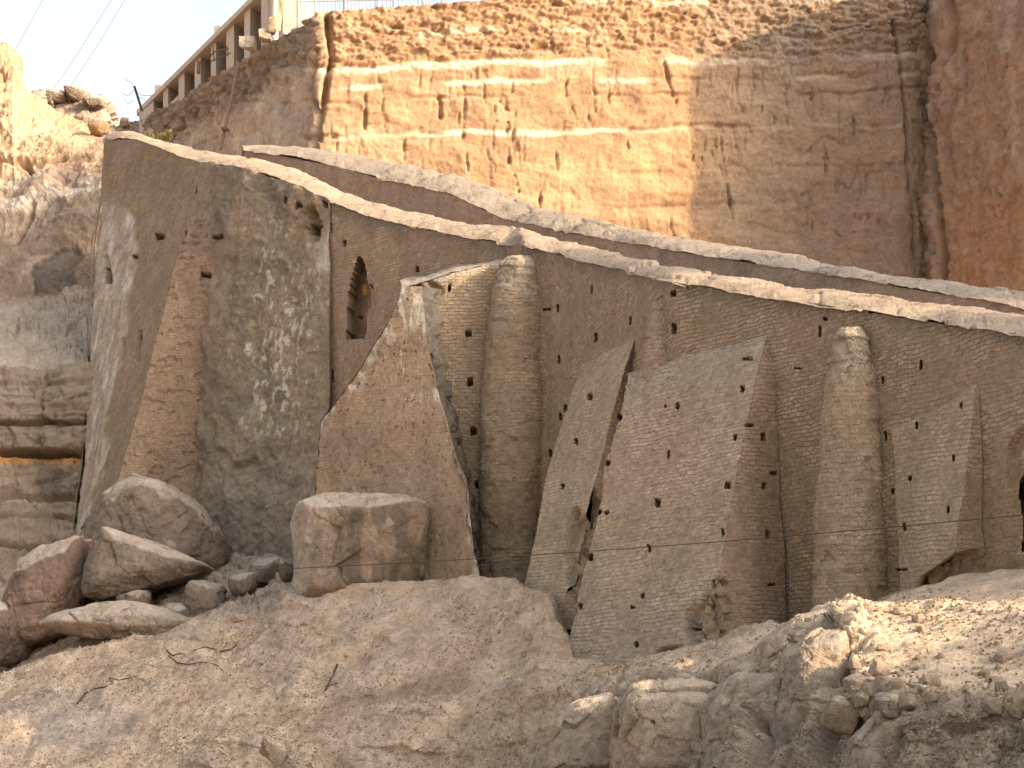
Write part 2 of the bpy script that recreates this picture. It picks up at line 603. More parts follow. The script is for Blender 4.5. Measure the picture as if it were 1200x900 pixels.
# projecting block beside the first round pier, and its sloping top
def f_patch(V, W, nr, PX, PY, C):
    k = sstep(6, 0, np.abs(PY - (340 - (PX - 470) * 0.27)) + 3 * fbm(V * 3, 2))
    C = mixc(C, k * 0.5, PALE, 0.3)
    r = sstep(1, .7, np.hypot((PX - 498) / 26, (PY - 344) / 14) + .4 * fbm(V * 1.8, 3))
    f1, f2, vv = cells(V * 4)
    W -= nr * (r * 0.3 * vv)[:, None]
    C = mixc(C, r * .8, np.array([0.42, 0.29, 0.17]), 0.1)
    return W, C


FT = [(470, 338), (500, 332), (530, 322), (560, 314), (595, 306), (606, 304)]
brick_sheet(bag, [[(p, q, 60.6) for p, q in FT], [(p, 700, 60.2) for p, q in FT]], WALL, 0.9, patches=f_patch)
# sloping top of that block running back to the wall
back = [(p, q - (12 if p < 540 else 9) * (1 - (p - 470) / 200), fy(p) - .1) for p, q in FT]
brick_sheet(bag, [back, [(p, q, 60.6) for p, q in FT]], (0.41, 0.325, 0.245), 0.15, holes=False, big=.1, small=.06)
brick_sheet(bag, [[(470, 338, 60.6), (474, 330, 66.2)], [(470, 700, 60.2), (474, 700, 66.2)]], GREY, .5, holes=False)


# rough plastered bay left of the arched window
def c_patch(V, W, nr, PX, PY, C):
    n = fbm(V * np.array([1.1, 1.1, .9]), 4)
    ed = sstep(387, 366, PX)
    W += nr * (ed * (0.28 * n + 0.12 * ridged(V * 1.6, 3)))[:, None]
    C = mixc(C, sstep(-.1, .35, fbm(V * .5, 3, off=8)) * .6, (0.20, 0.165, 0.13), 0.1)
    # ragged strip of exposed brick low down and pale lime runs
    runs = fbm(V * np.array([4.2, 4.2, 2.2]), 4, .6, off=21) + 0.10 * fbm(V * .35, 2)
    reg = sstep(1.1, .3, np.hypot((PX - 330) / 75, (PY - 400) / 190))
    tr = np.minimum(pdist(PX, PY, [(385, 270), (372, 340), (340, 400), (310, 460), (300, 520)]), pdist(PX, PY, [(325, 240), (318, 330), (345, 560)]))
    tr = np.minimum(tr, pdist(PX, PY, [(380, 300), (350, 350), (330, 385), (290, 420)]))
    C = mixc(C, sstep(.20, .34, runs + .22 * sstep(34, 0, tr) - .07) * reg * .85, (0.62, 0.56, 0.46), 0)
    C = mixc(C, sstep(.30, .4, fbm(V * 2.2, 3, off=50)) * reg * .6, (0.46, 0.40, 0.20), 0)
    lime = sstep(14, 2, pdist(PX, PY, [(386, 270), (384, 310)]) + 8 * fbm(V * 2, 2)) * .7
    C = mixc(C, lime, (0.62, 0.56, 0.47), 0)
    low = sstep(500, 590, PY + 30 * fbm(V * .8, 2)) * .6
    C = mixc(C, low, (0.33, 0.26, 0.195), 0.1)
    # brick showing near the top
    pt = sstep(1, .8, np.maximum(np.abs(PX - 362) / 24, np.abs(PY - 250) / 38) + .15 * fbm(V, 2))
    C = mixc(C, pt * .8, WALL, .8)
    r = sstep(1, .5, np.hypot((PX - 366) / 12, (PY - 266) / 20) + 1.3 * fbm(V * 1.6, 4))
    W -= nr * (r * .45)[:, None]
    C = mixc(C, r * .5, (0.2, .14, .09))
    dk = sstep(9, 0, pdist(PX, PY, [(262, 530), (275, 548), (300, 545)]) + 5 * fbm(V * 2, 2))
    W -= nr * (dk * .25)[:, None]
    return W, C


CN = [(232, 74.6), (270, 72.9), (310, 71.6), (350, 70.5), (386, 69.25)]
brick_sheet(bag, [[(p, lo(p) - .5, y) for p, y in CN], [(p, 450, y - .2) for p, y in CN], [(p, 700, y - .9) for p, y in CN]], GREY, 0.25, patches=c_patch, big=.1, small=.05)
brick_sheet(bag, [[(386, lo(386), 69.25), (389, lo(386), 69.4)], [(386, 700, 68.6), (389, 700, 69.4)]], GREY, 0.2, holes=False)
# far end returning towards the cliff, and the back of the wall
brick_sheet(bag, [[(126, 163, 82.0), (150, 163, 88)], [(126, 690, 82.0), (150, 690, 88)]], GREY, .6, step=4, holes=False)
bk = [(150, 88.0), (300, 80.5), (600, 68.5), (800, 59.5), (1000, 53.5), (1200, 49.2), (1480, 43.5)]
brick_sheet(bag, [[(p, lo(p) + 10, y) for p, y in bk], [(p, 760, y) for p, y in bk]], WALL, .8, step=8, holes=False)
brick_sheet(bag, [[(1480, lo(1480) - 4, 38.2), (1480, lo(1480) + 10, 43.5)], [(1480, 800, 38.2), (1480, 800, 43.5)]], WALL, .8, step=6, holes=False)
wbuild(bag, 'wall_face')


# --- buttresses ----------------------------------------------------------------
def a_patch(V, W, nr, PX, PY, C):
    # white weathered strip down the left side
    edge = interp(PY, [(200, 108), (235, 135), (250, 158), (300, 158), (340, 150), (400, 147), (450, 131), (540, 122), (620, 100), (700, 96)])
    k = sstep(-5, 9, edge - PX + 12 * fbm(V * .9, 4)) * sstep(225, 262, PY + 14 * fbm(V * .8, 3))
    C = mixc(C, k * .7, np.array([0.54, 0.44, 0.35]), .7)
    f = fbm(V * np.array([2.5, 2.5, 1.0]), 3, off=9)
    C = mixc(C, k * sstep(.1, .35, f) * .7, (0.68, 0.62, 0.55), .2)
    C = mixc(C, k * sstep(.05, .3, -f) * .6, (0.33, 0.25, 0.20), .6)
    C = mixc(C, k * sstep(10, 3, np.abs(PX - edge) + 8 * fbm(V * 2, 3)) * .5, (0.66, 0.56, 0.42), 0)
    W -= nr * (k * (.08 + .12 * np.abs(f)))[:, None]
    for pl in ([(122, 300), (126, 330)], [(163, 390), (160, 420)], [(143, 398), (141, 418)]):
        W -= nr * (sstep(4, 1, pdist(PX, PY, pl)) * .25)[:, None]
    return W, C


def b_patch(V, W, nr, PX, PY, C):
    t = sstep(5, 1, np.abs(PY - interp(PX, [(205, 228), (225, 222), (250, 218), (275, 222)])))
    W -= nr * (t * .15)[:, None]
    f1, f2, vv = cells(V * np.array([3.2, 3.2, 6]), 5)
    W -= nr * (sstep(.8, .9, vv) * .07)[:, None]
    return W, C


bag = Bag()
AR = [(236, 191, 75.0), (230, 225, 74.9), (221, 255, 74.7), (190, 370, 73.9), (165, 470, 73.3), (140, 560, 72.7), (118, 640, 72.2)]
AL = [(124, 162, 82.2), (121, 225, 81.6), (113, 275, 80.9), (105, 370, 79.7), (103, 440, 78.9), (96, 540, 77.9), (82, 650, 76.8)]
mid = lambda a, b, t: tuple(a[i] * (1 - t) + b[i] * t for i in range(3))
brick_sheet(bag, [[(124, 163, 82.2), (161, 163, 79.8), (199, 178, 77.4), (236, 191, 75.0)]] + [[l, mid(l, r, .33), mid(l, r, .66), r] for l, r in list(zip(AL, AR))[1:]], WALL * .86, 1.0, patches=a_patch, step=1.5, tilt=-.35)
BR = [(272, 196, 73.3), (272, 225, 73.2), (268, 260, 73.2), (248, 370, 74.0), (238, 470, 74.2), (236, 560, 74.2), (240, 640, 74.0)]
brick_sheet(bag, [[l, r] for l, r in zip(AR, BR)], WARM * .9, .55, patches=b_patch, step=1.5)
brick_sheet(bag, [[(l[0] - 2, l[1], l[2] + 2.5), l] for l in AL], GREY, .6, step=2.5, holes=False)
wbuild(bag, 'buttress', label='broad far buttress with a whitewashed weathered edge')


def e_patch(V, W, nr, PX, PY, C):
    le = interp(PY, [(338, 472), (360, 464), (400, 440), (425, 424), (450, 410), (490, 376), (560, 370)])
    d = PX - le
    k = sstep(30, 8, d + 16 * fbm(V * .8, 3)) * sstep(520, 470, PY)
    k = np.maximum(k, sstep(60, 20, np.hypot(PX - 480, (PY - 352) * .9) + 10))
    f = fbm(V * np.array([3.6, 3.6, 1.6]), 4, off=2)
    C = mixc(C, k * sstep(-.05, .2, f) * .8, (0.58, 0.51, 0.41), 0)
    drip = fbm(V * np.array([4, 4, .9]), 3, off=44)
    reg = sstep(1, .3, np.hypot((PX - 470) / 70, (PY - 400) / 110))
    C = mixc(C, reg * sstep(.28, .38, drip) * .8, (0.62, 0.55, 0.45), 0)
    re = interp(PY, [(338, 490), (400, 500), (450, 512), (490, 522), (560, 545), (670, 562)])
    sp = sstep(7, 1, np.abs(PX - re + 3)) * sstep(.1, .3, fbm(V * 1.4, 2, off=77))
    C = mixc(C, sp * .8, (0.62, 0.54, 0.43), 0)
    pit = fbm(V * 7, 2, off=12)
    W -= nr * (sstep(.35, .5, pit) * .06 + .12 * sstep(22, 0, d) * np.abs(fbm(V * 2.4, 3)))[:, None]
    return W, C


bag = Bag()
EL = [(472, 337, 60.35), (464, 360, 60.3), (440, 400, 60.6), (410, 450, 61.2), (376, 490, 62.0), (370, 560, 62.3), (364, 700, 62.3)]
ER = [(494, 337, 60.3), (497, 360, 60.1), (502, 400, 59.9), (512, 450, 59.6), (522, 490, 59.0), (544, 560, 58.2), (566, 700, 57.0)]
brick_sheet(bag, [[l, mid(l, r, .3), mid(l, r, .7), r] for l, r in zip(EL, ER)], PINK, 0.35, patches=e_patch, step=1.6, big=.09)
EF = [(519, 340, 60.5), (520, 362, 60.6), (524, 400, 60.7), (532, 450, 60.7), (540, 490, 60.6), (553, 560, 60.6), (566, 700, 60.6)]


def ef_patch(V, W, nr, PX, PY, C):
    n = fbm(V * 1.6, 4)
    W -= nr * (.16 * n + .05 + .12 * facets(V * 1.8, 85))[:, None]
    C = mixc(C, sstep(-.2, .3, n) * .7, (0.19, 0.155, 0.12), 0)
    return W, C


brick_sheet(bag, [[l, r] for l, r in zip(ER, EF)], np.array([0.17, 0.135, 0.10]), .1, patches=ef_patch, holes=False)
brick_sheet(bag, [[(l[0] + 6, l[1], l[2] + 5.0), l] for l in EL], GREY, .3, holes=False)
wbuild(bag, 'buttress', label='eroded triangular buttress with a lime white ragged edge')

# I: narrow sloping buttress
bag = Bag()
IL = [(683, 427, 57.2), (668, 470, 57.0), (655, 510, 56.8), (640, 560, 56.5), (625, 640, 56.0), (606, 730, 55.4)]
IR = [(745, 395, 54.2), (733, 430, 54.1), (716, 490, 53.9), (700, 555, 53.7), (688, 600, 53.5), (652, 735, 53.2)]
brick_sheet(bag, [[l, mid(l, r, .5), r] for l, r in zip(IL, IR)], np.array([0.44, 0.335, 0.225]), .85, rough=[(676, 650, 16, 60, .16)], step=1.5)
IF = [(748, 396, 54.3), (745, 432, 54.5), (738, 490, 54.0), (722, 555, 53.6), (702, 610, 53.3), (680, 740, 52.6)]
brick_sheet(bag, [[l, r] for l, r in zip(IR, IF)], WARM * .9, .8, rough=[(685, 640, 40, 75, .22)], step=1.5)
brick_sheet(bag, [[(l[0] + 10, l[1], l[2] + 2.2), l] for l in IL], WALL, .8, holes=False)
wbuild(bag, 'buttress', label='narrow leaning buttress with rubble spilling from its side')


# J: the broad sloping buttress
def j_patch(V, W, nr, PX, PY, C):
    top = sstep(70, 5, PY - interp(PX, [(735, 440), (780, 424), (830, 408), (898, 393)]) + 22 * fbm(V * .8, 3))
    C = mixc(C, top * .75, (0.43, 0.35, 0.265), .8)
    pk = sstep(1, .3, np.hypot((PX - 770) / 120, (PY - 560) / 130) + .3 * fbm(V * .7, 3))
    C = mixc(C, pk * .5, (0.47, 0.325, 0.225))
    lw = sstep(630, 740, PY + 30 * fbm(V * .6, 2))
    C = mixc(C, lw * .6, (0.385, 0.305, 0.23))
    f1, f2, vv = cells(V * np.array([3.5, 3.5, 6.5]), 3)
    C = mixc(C, sstep(.80, .95, vv) * sstep(.5, .2, f1) * .55, (0.54, 0.44, 0.33))
    W += nr * (0.035 * (vv - .5))[:, None]
    return W, C


bag = Bag()
JL = [(735, 440, 53.1), (722, 500, 52.9), (708, 560, 52.6), (690, 650, 52.1), (672, 730, 51.7), (655, 810, 51.3)]
JR = [(899, 392, 49.4), (884, 450, 49.0), (872, 510, 48.6), (854, 610, 48.0), (838, 690, 47.5), (822, 800, 46.9)]
JM = [tuple(np.add(mid(l, r, .5), (0, -2 if i == 0 else 0, 0))) for i, (l, r) in enumerate(zip(JL, JR))]
brick_sheet(bag, [[l, m, r] for l, m, r in zip(JL, JM, JR)], np.array([0.45, 0.338, 0.228]), .85, patches=j_patch, tilt=-.05, rough=[(826, 745, 26, 55, .35), (795, 770, 30, 16, .3)], step=1.4)
JF = [(902, 396, 49.4), (907, 450, 49.2), (911, 510, 49.1), (916, 610, 48.9), (920, 690, 48.7), (924, 800, 48.6)]
brick_sheet(bag, [[l, r] for l, r in zip(JR, JF)], WARM * .95, .8, rough=[(842, 715, 22, 40, .25)], step=1.4)
brick_sheet(bag, [[(l[0] + 14, l[1], l[2] + 2.4), l] for l in JL], WALL, .8, step=2.5, holes=False)
brick_sheet(bag, [[(a[0], a[1] - 2, a[2] + .9) for a in (JL[0], JM[0], JR[0])], [JL[0], JM[0], JR[0]]], PALE * .7, .3, step=2, holes=False)
wbuild(bag, 'buttress', label='widest leaning brick buttress with a broken lower corner')

# M: right-hand buttress with a broken foot
bag = Bag()
ML = [(1046, 503, 46.0), (1049, 560, 45.9), (1052, 620, 45.7), (1054, 690, 45.5), (1056, 730, 45.4)]
MM = [(1100, 478, 44.9), (1094, 555, 44.7), (1090, 610, 44.5), (1086, 672, 44.3), (1086, 676, 44.7)]
MR = [(1143, 450, 44.1), (1134, 540, 43.8), (1126, 600, 43.6), (1118, 648, 43.4), (1118, 652, 43.9)]
brick_sheet(bag, [[l, m, r] for l, m, r in zip(ML, MM, MR)], np.array([0.40, 0.303, 0.205]), .85, step=1.5)
MF = [(1146, 449, 44.1), (1151, 540, 43.95), (1152, 600, 43.95), (1153, 640, 43.9), (1153, 644, 43.95)]
brick_sheet(bag, [[l, r] for l, r in zip(MR, MF)], WARM * .9, .8, step=1.5)
brick_sheet(bag, [[(a[0], a[1] - 2, a[2] + .5) for a in (ML[0], MM[0], MR[0])], [ML[0], MM[0], MR[0]]], PALE * .6, .3, step=2, holes=False)
# rubble core exposed under the foot
UF = [(1052, 686, 45.45), (1086, 668, 44.55), (1118, 644, 43.75), (1154, 638, 43.9)]
brick_sheet(bag, [UF, [(p, 740, y + .1) for p, q, y in UF]], np.array([0.30, 0.215, 0.14]), .1, rough=[(1110, 690, 80, 60, .16)], step=1.5, holes=False)
wbuild(bag, 'buttress', label='small buttress with an undercut broken foot')


# --- round piers ---------------------------------------------------------------
def pier(prof, Y, base, sink=0.35, band=None):
    """prof: py, left px, right px"""
    pr = np.array(prof, float)
    pys = np.linspace(pr[0, 0], pr[-1, 0], int((pr[-1, 0] - pr[0, 0]) / 1.5))
    L = np.interp(pys, pr[:, 0], pr[:, 1]); R = np.interp(pys, pr[:, 0], pr[:, 2])
    nu = 96
    th = np.linspace(0, 2 * math.pi, nu)
    G = np.zeros((len(pys), nu, 3))
    for i, (py, l, r) in enumerate(zip(pys, L, R)):
        rad = (r - l) / 2 / F * Y
        c = P((l + r) / 2, py, Y + sink)
        G[i, :, 0] = c[0] + rad * np.cos(th); G[i, :, 1] = c[1] + rad * np.sin(th); G[i, :, 2] = c[2]
    V = G.reshape(-1, 3)
    PX, PY = proj(V)
    U = np.zeros_like(V)
    U[:, 0] = np.tile(th * 1.0, len(pys)); U[:, 1] = V[:, 2]
    C = rgba(len(V), base, .62)
    t = fbm(V * .6, 3)
    C = mixc(C, sstep(.0, .35, t) * .6, WARM * 1.03); C = mixc(C, sstep(.0, .35, -t) * .5, GREY)
    top = sstep(pr[0, 0] + 80, pr[0, 0] + 10, PY + 20 * fbm(V * 1.2, 2))
    C = mixc(C, top * .55, (0.40, 0.335, 0.25))
    # every few courses one stands slightly proud
    W = wobble(V, .07, .04)
    cc = np.floor(V[:, 2] / .13)
    st = np.sin(cc * 12.9898) * 43758.5453; st = st - np.floor(st)
    nrm = V - np.repeat(np.array([G[i].mean(0) for i in range(len(pys))]), nu, 0); nrm /= np.linalg.norm(nrm, axis=1)[:, None] + 1e-9
    W += nrm * (0.018 * (st - .5) + 0.06 * top * (st - .5) + .05 * top * facets(V * 2.2, 17) - .05 * np.maximum(facets(V * np.array([1.6, 1.6, 2.4]), 19) - .1, 0) * 2)[:, None]
    bag = Bag()
    bag.closed = True
    bag.add(W, grid_quads(len(pys), nu, True), C, U)
    # cap
    cap = np.concatenate([W[:nu], [W[:nu].mean(0) + np.array([0, 0, .05])]])
    q = np.array([[i, i + 1, nu, nu] for i in range(nu - 1)])
    cc_ = rgba(len(cap), (0.42, 0.35, 0.26), .2)
    me = bag
    o = wbuild(bag, 'round_pier')
    return o


pier([(301, 600, 632), (306, 590, 637), (322, 582, 640), (345, 575, 642), (400, 568, 643), (500, 563, 643), (600, 561, 641), (720, 560, 638)], 59.9, WALL * 1.03, .3)
pier([(384, 986, 1014), (392, 979, 1019), (410, 975, 1023), (440, 969, 1029), (490, 963, 1034), (560, 958, 1039), (640, 954, 1043), (760, 948, 1049)], 46.5, WALL * 1.05, .35)
pier([(344, 772, 787), (352, 766, 791), (380, 760, 793), (450, 750, 798)], 51.9, WALL * 1.05, .85)


# --- copings -------------------------------------------------------------------
def coping(low, upp, ydep, thick, base, x0, x1, name, parent_wall, overhang=.09, step=1.7):
    px = np.arange(x0, x1, step)
    l = interp(px, low) + 4.0 * sstep(380, 450, px); u = interp(px, upp)
    y = interp(px, ydep); w = interp(px, thick)
    for a in (l, u, y):
        a[:] = blur(a[:, None], 6, 0)[:, 0]
    sec = []
    prof = [(0, 9, -overhang), (0, 0, -overhang - .02)]         # hanging lip, then the curved top
    rows = []
    n = 20
    rows.append(np.array([P(p, ll + .6, yy + .12) for p, ll, yy in zip(px, l, y)]))
    A = np.array([P(p, ll, yy - overhang) for p, ll, yy in zip(px, l, y)])
    B = np.array([P(p, uu + 1, yy + ww) for p, uu, yy, ww in zip(px, u, y, w)])
    for t in np.linspace(0, 1, n) ** 1.5:
        bulge = 0.11 * math.sin(math.pi * t) ** .9
        q = A * (1 - t) + B * t
        q[:, 2] += bulge * (1 - .4 * t)
        rows.append(q)
    Bk = B.copy(); Bk[:, 1] += .5; Bk[:, 2] -= .12
    rows.append(Bk)
    Bk2 = Bk.copy(); Bk2[:, 1] += .1; Bk2[:, 2] -= 1.6
    rows.append(Bk2)
    G = np.array(rows)
    V = G.reshape(-1, 3)
    C = rgba(len(V), base, 0)
    f = fbm(V * .8, 4)
    C[:, :3] *= (1 + .22 * f)[:, None]
    ck = np.abs(fbm(V * np.array([.7, .7, .1]), 3, off=66)) < .012
    C[ck, :3] *= .6
    W = V.copy()
    for k in range(3):
        W[:, k] += .07 * fbm(V * .8 + 3.3 * k, 3) + .04 * fbm(V * 4 + 7 * k, 4, .65)
    W[:, 2] += .06 * facets(V * np.array([.42, .42, .1]), 27) + .03 * facets(V * 1.4, 29)
    bag = Bag()
    U = np.zeros_like(V)
    bag.add(W, grid_quads(len(G), len(px)), C, U)
    o = bag.build(name, M_coping)
    o.parent = parent_wall
    o.location = tuple(-c for c in parent_wall.location)
    return o


coping(LOW, UPP, FRONT_Y, [(90, 3.2), (240, 3.0), (385, 2.2), (600, 2.2), (640, 2.6), (790, 2.2), (1200, 1.9), (1700, 1.8)], np.array([0.375, 0.285, 0.205]), 120, 1480, 'coping', wall)

# --- rear parapet ---------------------------------------------------------------
rear = empty('parapet_wall', (0, 62, 10))
tag(rear, 'low rear parapet with a pale rounded top along the far side of the ramp', 'parapet wall')
REAR_Y = [(124, 90), (240, 82.5), (285, 79), (400, 74.5), (600, 67), (800, 58), (1000, 52), (1200, 48), (1500, 42.5)]
RLOW = [(284, 176), (345, 184), (400, 196), (470, 210), (530, 224), (560, 238), (590, 252), (640, 263), (700, 274), (800, 291), (900, 307), (1000, 322), (1060, 333), (1200, 357), (1500, 402)]
RUPP = [(284, 170), (310, 168), (345, 170), (400, 178), (470, 190), (540, 206), (575, 218), (600, 231), (640, 246), (700, 258), (760, 270), (800, 278), (880, 290), (960, 305), (1050, 322), (1100, 328), (1200, 341), (1500, 385)]


def rbuild(b, name, mat):
    o = b.build(name, mat)
    o.parent = rear
    o.location = tuple(-c for c in rear.location)
    return o


bag = Bag()
rp = list(np.linspace(284, 1480, 40))
ry = lambda p: float(interp(p, REAR_Y))
rl = lambda p: float(interp(p, RLOW))
brick_sheet(bag, [[(p, rl(p) + (4 if p > 420 else .5), ry(p)) for p in rp], [(p, rl(p) + 75, ry(p)) for p in rp]], np.array([0.345, 0.25, 0.185]), .5, step=1.8, holes=False)
brick_sheet(bag, [[(284, 174, 79), (286, 170, 81)], [(284, 250, 79), (286, 250, 81)]], WALL, .5, holes=False)
brick_sheet(bag, [[(p, rl(p) - 3, ry(p) + 2.6) for p in rp], [(p, rl(p) + 120, ry(p) + 2.6) for p in rp]], WALL, .5, step=6, holes=False)
rbuild(bag, 'wall_face', M_brick)
coping(RLOW, RUPP, REAR_Y, [(270, 2.4), (1500, 1.8)], np.array([0.325, 0.262, 0.200]), 284, 1480, 'coping', rear)

# ramp floor between the two parapets
bag = Bag()
rows = []
for t in (0, .5, 1):
    rows.append([(p, (1 - t) * (lo(p) + 22) + t * (rl(p) + 45), (1 - t) * (fy(p) + .3) + t * (ry(p) + .3)) for p in np.linspace(124, 1480, 60)])
G = panel(rows, 6)
V = G.reshape(-1, 3)
bag.add(wobble(V, .05, .03), grid_quads(*G.shape[:2]), rgba(len(V), (0.42, 0.33, 0.25), 0), np.zeros_like(V))
o = bag.build('path', M_ground); tag(o, kind='structure')

# ------------------------------------------------------------------ CLIFFS
LIT = np.array([0.375, 0.228, 0.130])


def cliff_sheet(name, plan, zt, zb, nu, nv, func, base):
    """plan: list of (X,Y); zt/zb: top and bottom height at each plan point"""
    pl = np.array(plan, float)
    ln = np.linalg.norm(pl[1:] - pl[:-1], axis=1)
    tu = even(nu, ln)
    xs = np.interp(tu, np.arange(len(pl)), pl[:, 0]); ys = np.interp(tu, np.arange(len(pl)), pl[:, 1])
    top = np.interp(tu, np.arange(len(pl)), zt); bt = np.interp(tu, np.arange(len(pl)), zb)
    t = np.linspace(0, 1, nv)[:, None]
    G = np.zeros((nv, nu, 3))
    G[:, :, 0] = xs; G[:, :, 1] = ys; G[:, :, 2] = top * (1 - t) + bt * t
    # soften plan corners
    G = blur(G, 10, 1)
    nr = gnormals(G).reshape(-1, 3)
    if nr[:, 1].mean() > 0: nr = -nr
    nr[:, 2] = 0; nr /= np.linalg.norm(nr, axis=1)[:, None] + 1e-9
    V = G.reshape(-1, 3)
    C = rgba(len(V), base, 1)
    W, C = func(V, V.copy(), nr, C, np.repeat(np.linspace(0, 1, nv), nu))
    # cap running back from the top edge
    Gw = W.reshape(nv, nu, 3)
    back = Gw[0] + np.stack([0 * xs, np.full(nu, 14.0), np.full(nu, .5)], 1)
    back2 = (Gw[0] * .9 + back * .1); back2[:, 2] += .25 + .25 * fbm(back2 * .7, 3)
    Gf = np.concatenate([[back], [back2], Gw])
    Cf = np.concatenate([C[:nu], C[:nu], C])
    me = make_mesh(name, Gf.reshape(-1, 3), grid_quads(nv + 2, nu), Cf)
    o = link(name, me, M_cliff)
    return tag(o, kind='structure')


def main_cliff(V, W, nr, C, tv):
    PX, PY = proj(V)
    wp = V.copy()
    # layer coordinate in photo pixels of the strata, dipping gently
    S = PY - 0.0 + (PX - 400) * 0.018 + 7 * fbm(V * .12, 2) + 5 * fbm(V * .5, 3)
    # upper crumbly rubble beds
    up = sstep(96, 55, S + 22 * fbm(V * .3, 4)) * sstep(330, 400, PX)
    cr = fbm(V * np.array([1.3, 1.3, 2.0]), 5, .6)
    f1, f2, vv = cells(V * np.array([1.5, 1.5, 2.2]))
    g1, g2, gv = cells(V * np.array([3.2, 3.2, 4.5]), 9)
    W += nr * (up * (.30 * cr + .24 * fbm(V * np.array([1.1, 1.1, 5.5]), 4, .6) + .14 * facets(V * np.array([.8, .8, 2.2]), 3) + .08 * facets(V * np.array([2.2, 2.2, 5.0]), 5) + .16 * fbm(V * np.array([4, 4, 6]), 4, .65) + .05 * facets(V * 6, 15)))[:, None]
    # mid beds: low relief with vertical joints
    md = 1 - up
    W += nr * (md * (.30 * fbm(V * np.array([.4, .4, .7]), 5) + .05 * ridged(V * np.array([.9, .9, .35]), 3) + .05 * fbm(V * np.array([1.2, 1.2, 4.5]), 3) + .055 * fbm(V * 2.2, 4) + .05 * facets(V * np.array([.8, .8, .6]), 12) + .02 * facets(V * np.array([2.5, 2.5, 2.]), 14)))[:, None]
    jn = fbm(V * np.array([.9, .9, .16]), 3, off=4)
    jm = sstep(.05, .0, np.abs(jn)) * sstep(-.05, .25, fbm(V * np.array([.35, .35, .5]), 2, off=19)) * sstep(75, 95, S) * sstep(290, 240, S)
    W -= nr * (jm * .14)[:, None]
    # horizontal bedding notches
    for (y0, wd, dp) in ((62, 3, .18), (75, 3, .16), (98, 3, .09), (118, 2, .15), (158, 3, .2), (205, 3, .10), (248, 3, .10), (30, 4, .2)):
        k = sstep(wd + 2, 0, np.abs(S - y0 + 3 * fbm(V * .6, 2))) * sstep(-.08, .2, fbm(V * .3, 3, off=y0))
        W -= nr * (k * dp)[:, None]
    # stepped ledges: rock stands out above some beds
    W += nr * (.10 * sstep(112, 80, S + 26 * fbm(V * .6, 4)))[:, None]
    # colours: pale marl seams, brown bands
    b = fbm(V * np.array([.2, .2, 1.1]), 3, off=60)
    C = mixc(C, sstep(.0, .4, b) * .55, (0.33, 0.20, 0.108)); C = mixc(C, sstep(.0, .4, -b) * .45, (0.46, 0.32, 0.195))
    for (y0, wd, thr) in ((80, 4.5, -.05), (101, 3.5, .02), (158, 3.2, -.1), (42, 3, .15), (12, 4, .05)):
        k = sstep(wd + 1.5, wd * .3, np.abs(S - y0 + 3 * fbm(V * .9, 3))) * sstep(thr - .1, thr + .15, fbm(V * np.array([.22, .22, .1]), 3, off=y0 * 1.7))
        C = mixc(C, k * .8, (0.66, 0.54, 0.38))
    rd = sstep(1, .2, np.abs(S - 200) / 45 + .8 * fbm(V * .3, 2)) * sstep(500, 800, PX)
    C = mixc(C, rd * .5, (0.50, 0.31, 0.15))
    # right end: streaked colour, darkened to deepen the cast shadow there
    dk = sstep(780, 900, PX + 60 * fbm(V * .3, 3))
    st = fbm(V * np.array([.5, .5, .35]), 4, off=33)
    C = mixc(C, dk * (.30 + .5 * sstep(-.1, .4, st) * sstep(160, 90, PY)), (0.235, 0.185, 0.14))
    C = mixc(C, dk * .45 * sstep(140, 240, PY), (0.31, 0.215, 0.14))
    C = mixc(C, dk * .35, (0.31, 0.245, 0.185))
    # big joints seen in the photo
    for pl, wd, dp in (([(383, 20), (388, 70), (378, 120), (368, 170), (372, 200)], 9, 1.3), ([(372, 60), (365, 110), (376, 165)], 6, .8),
                       ([(777, 75), (784, 100), (792, 120)], 4, .5), ([(845, 170), (850, 205), (856, 240)], 4, .5), ([(632, 205), (634, 245)], 3, .5),
                       ([(568, 100), (568, 122)], 4, .4), ([(515, 115), (516, 137)], 7, .5), ([(545, 115), (543, 160)], 4, .4), ([(428, 110), (427, 150)], 4, .4),
                       ([(586, 118), (596, 130)], 4, .4), ([(605, 128), (600, 165)], 3, .3), ([(497, 85), (496, 98)], 5, .3), ([(645, 50), (650, 62)], 4, .4), ([(710, 55), (712, 68)], 5, .4),
                       ([(570, 165), (572, 185), (578, 193)], 3, .3), ([(597, 160), (596, 190)], 3, .3), ([(650, 165), (653, 200)], 3, .3), ([(971, 265), (985, 278), (1005, 272)], 2.5, .3), ([(940, 150), (942, 165)], 2, .2),
                       ([(853, 215), (858, 240), (857, 270)], 3, .3), ([(876, 30), (920, 36), (1040, 32)], 3, .35), ([(1046, 25), (1054, 75), (1062, 130), (1064, 200), (1070, 250), (1074, 300)], 5.5, 1.5)):
        d = pdist(PX, PY, pl) + 4.5 * fbm(V * np.array([2.0, 2.0, 1.2]), 4, .6) + 1.0
        W -= nr * (sstep(wd * .8, 0, d) * dp * .6)[:, None]
    # many short weathered slits
    rs = np.random.default_rng(77)
    for _ in range(60):
        x = rs.uniform(400, 1040); y = rs.choice([rs.uniform(95, 150), rs.uniform(160, 270)])
        L = rs.uniform(5, 26); sl_ = rs.uniform(-.05, .3)
        m_ = (np.abs(PX - x) < 14) & (np.abs(PY - y - L / 2) < L)
        if m_.any():
            d = pdist(PX[m_], PY[m_], [(x, y), (x + sl_ * L * .5 + rs.uniform(-2, 2), y + L * .5), (x + sl_ * L, y + L)]) + 1.3 * fbm(V[m_] * 2.2, 3) + .35
            W[m_] -= nr[m_] * (sstep(rs.uniform(1.2, 2.1), 0, d) * rs.uniform(.12, .34))[:, None]
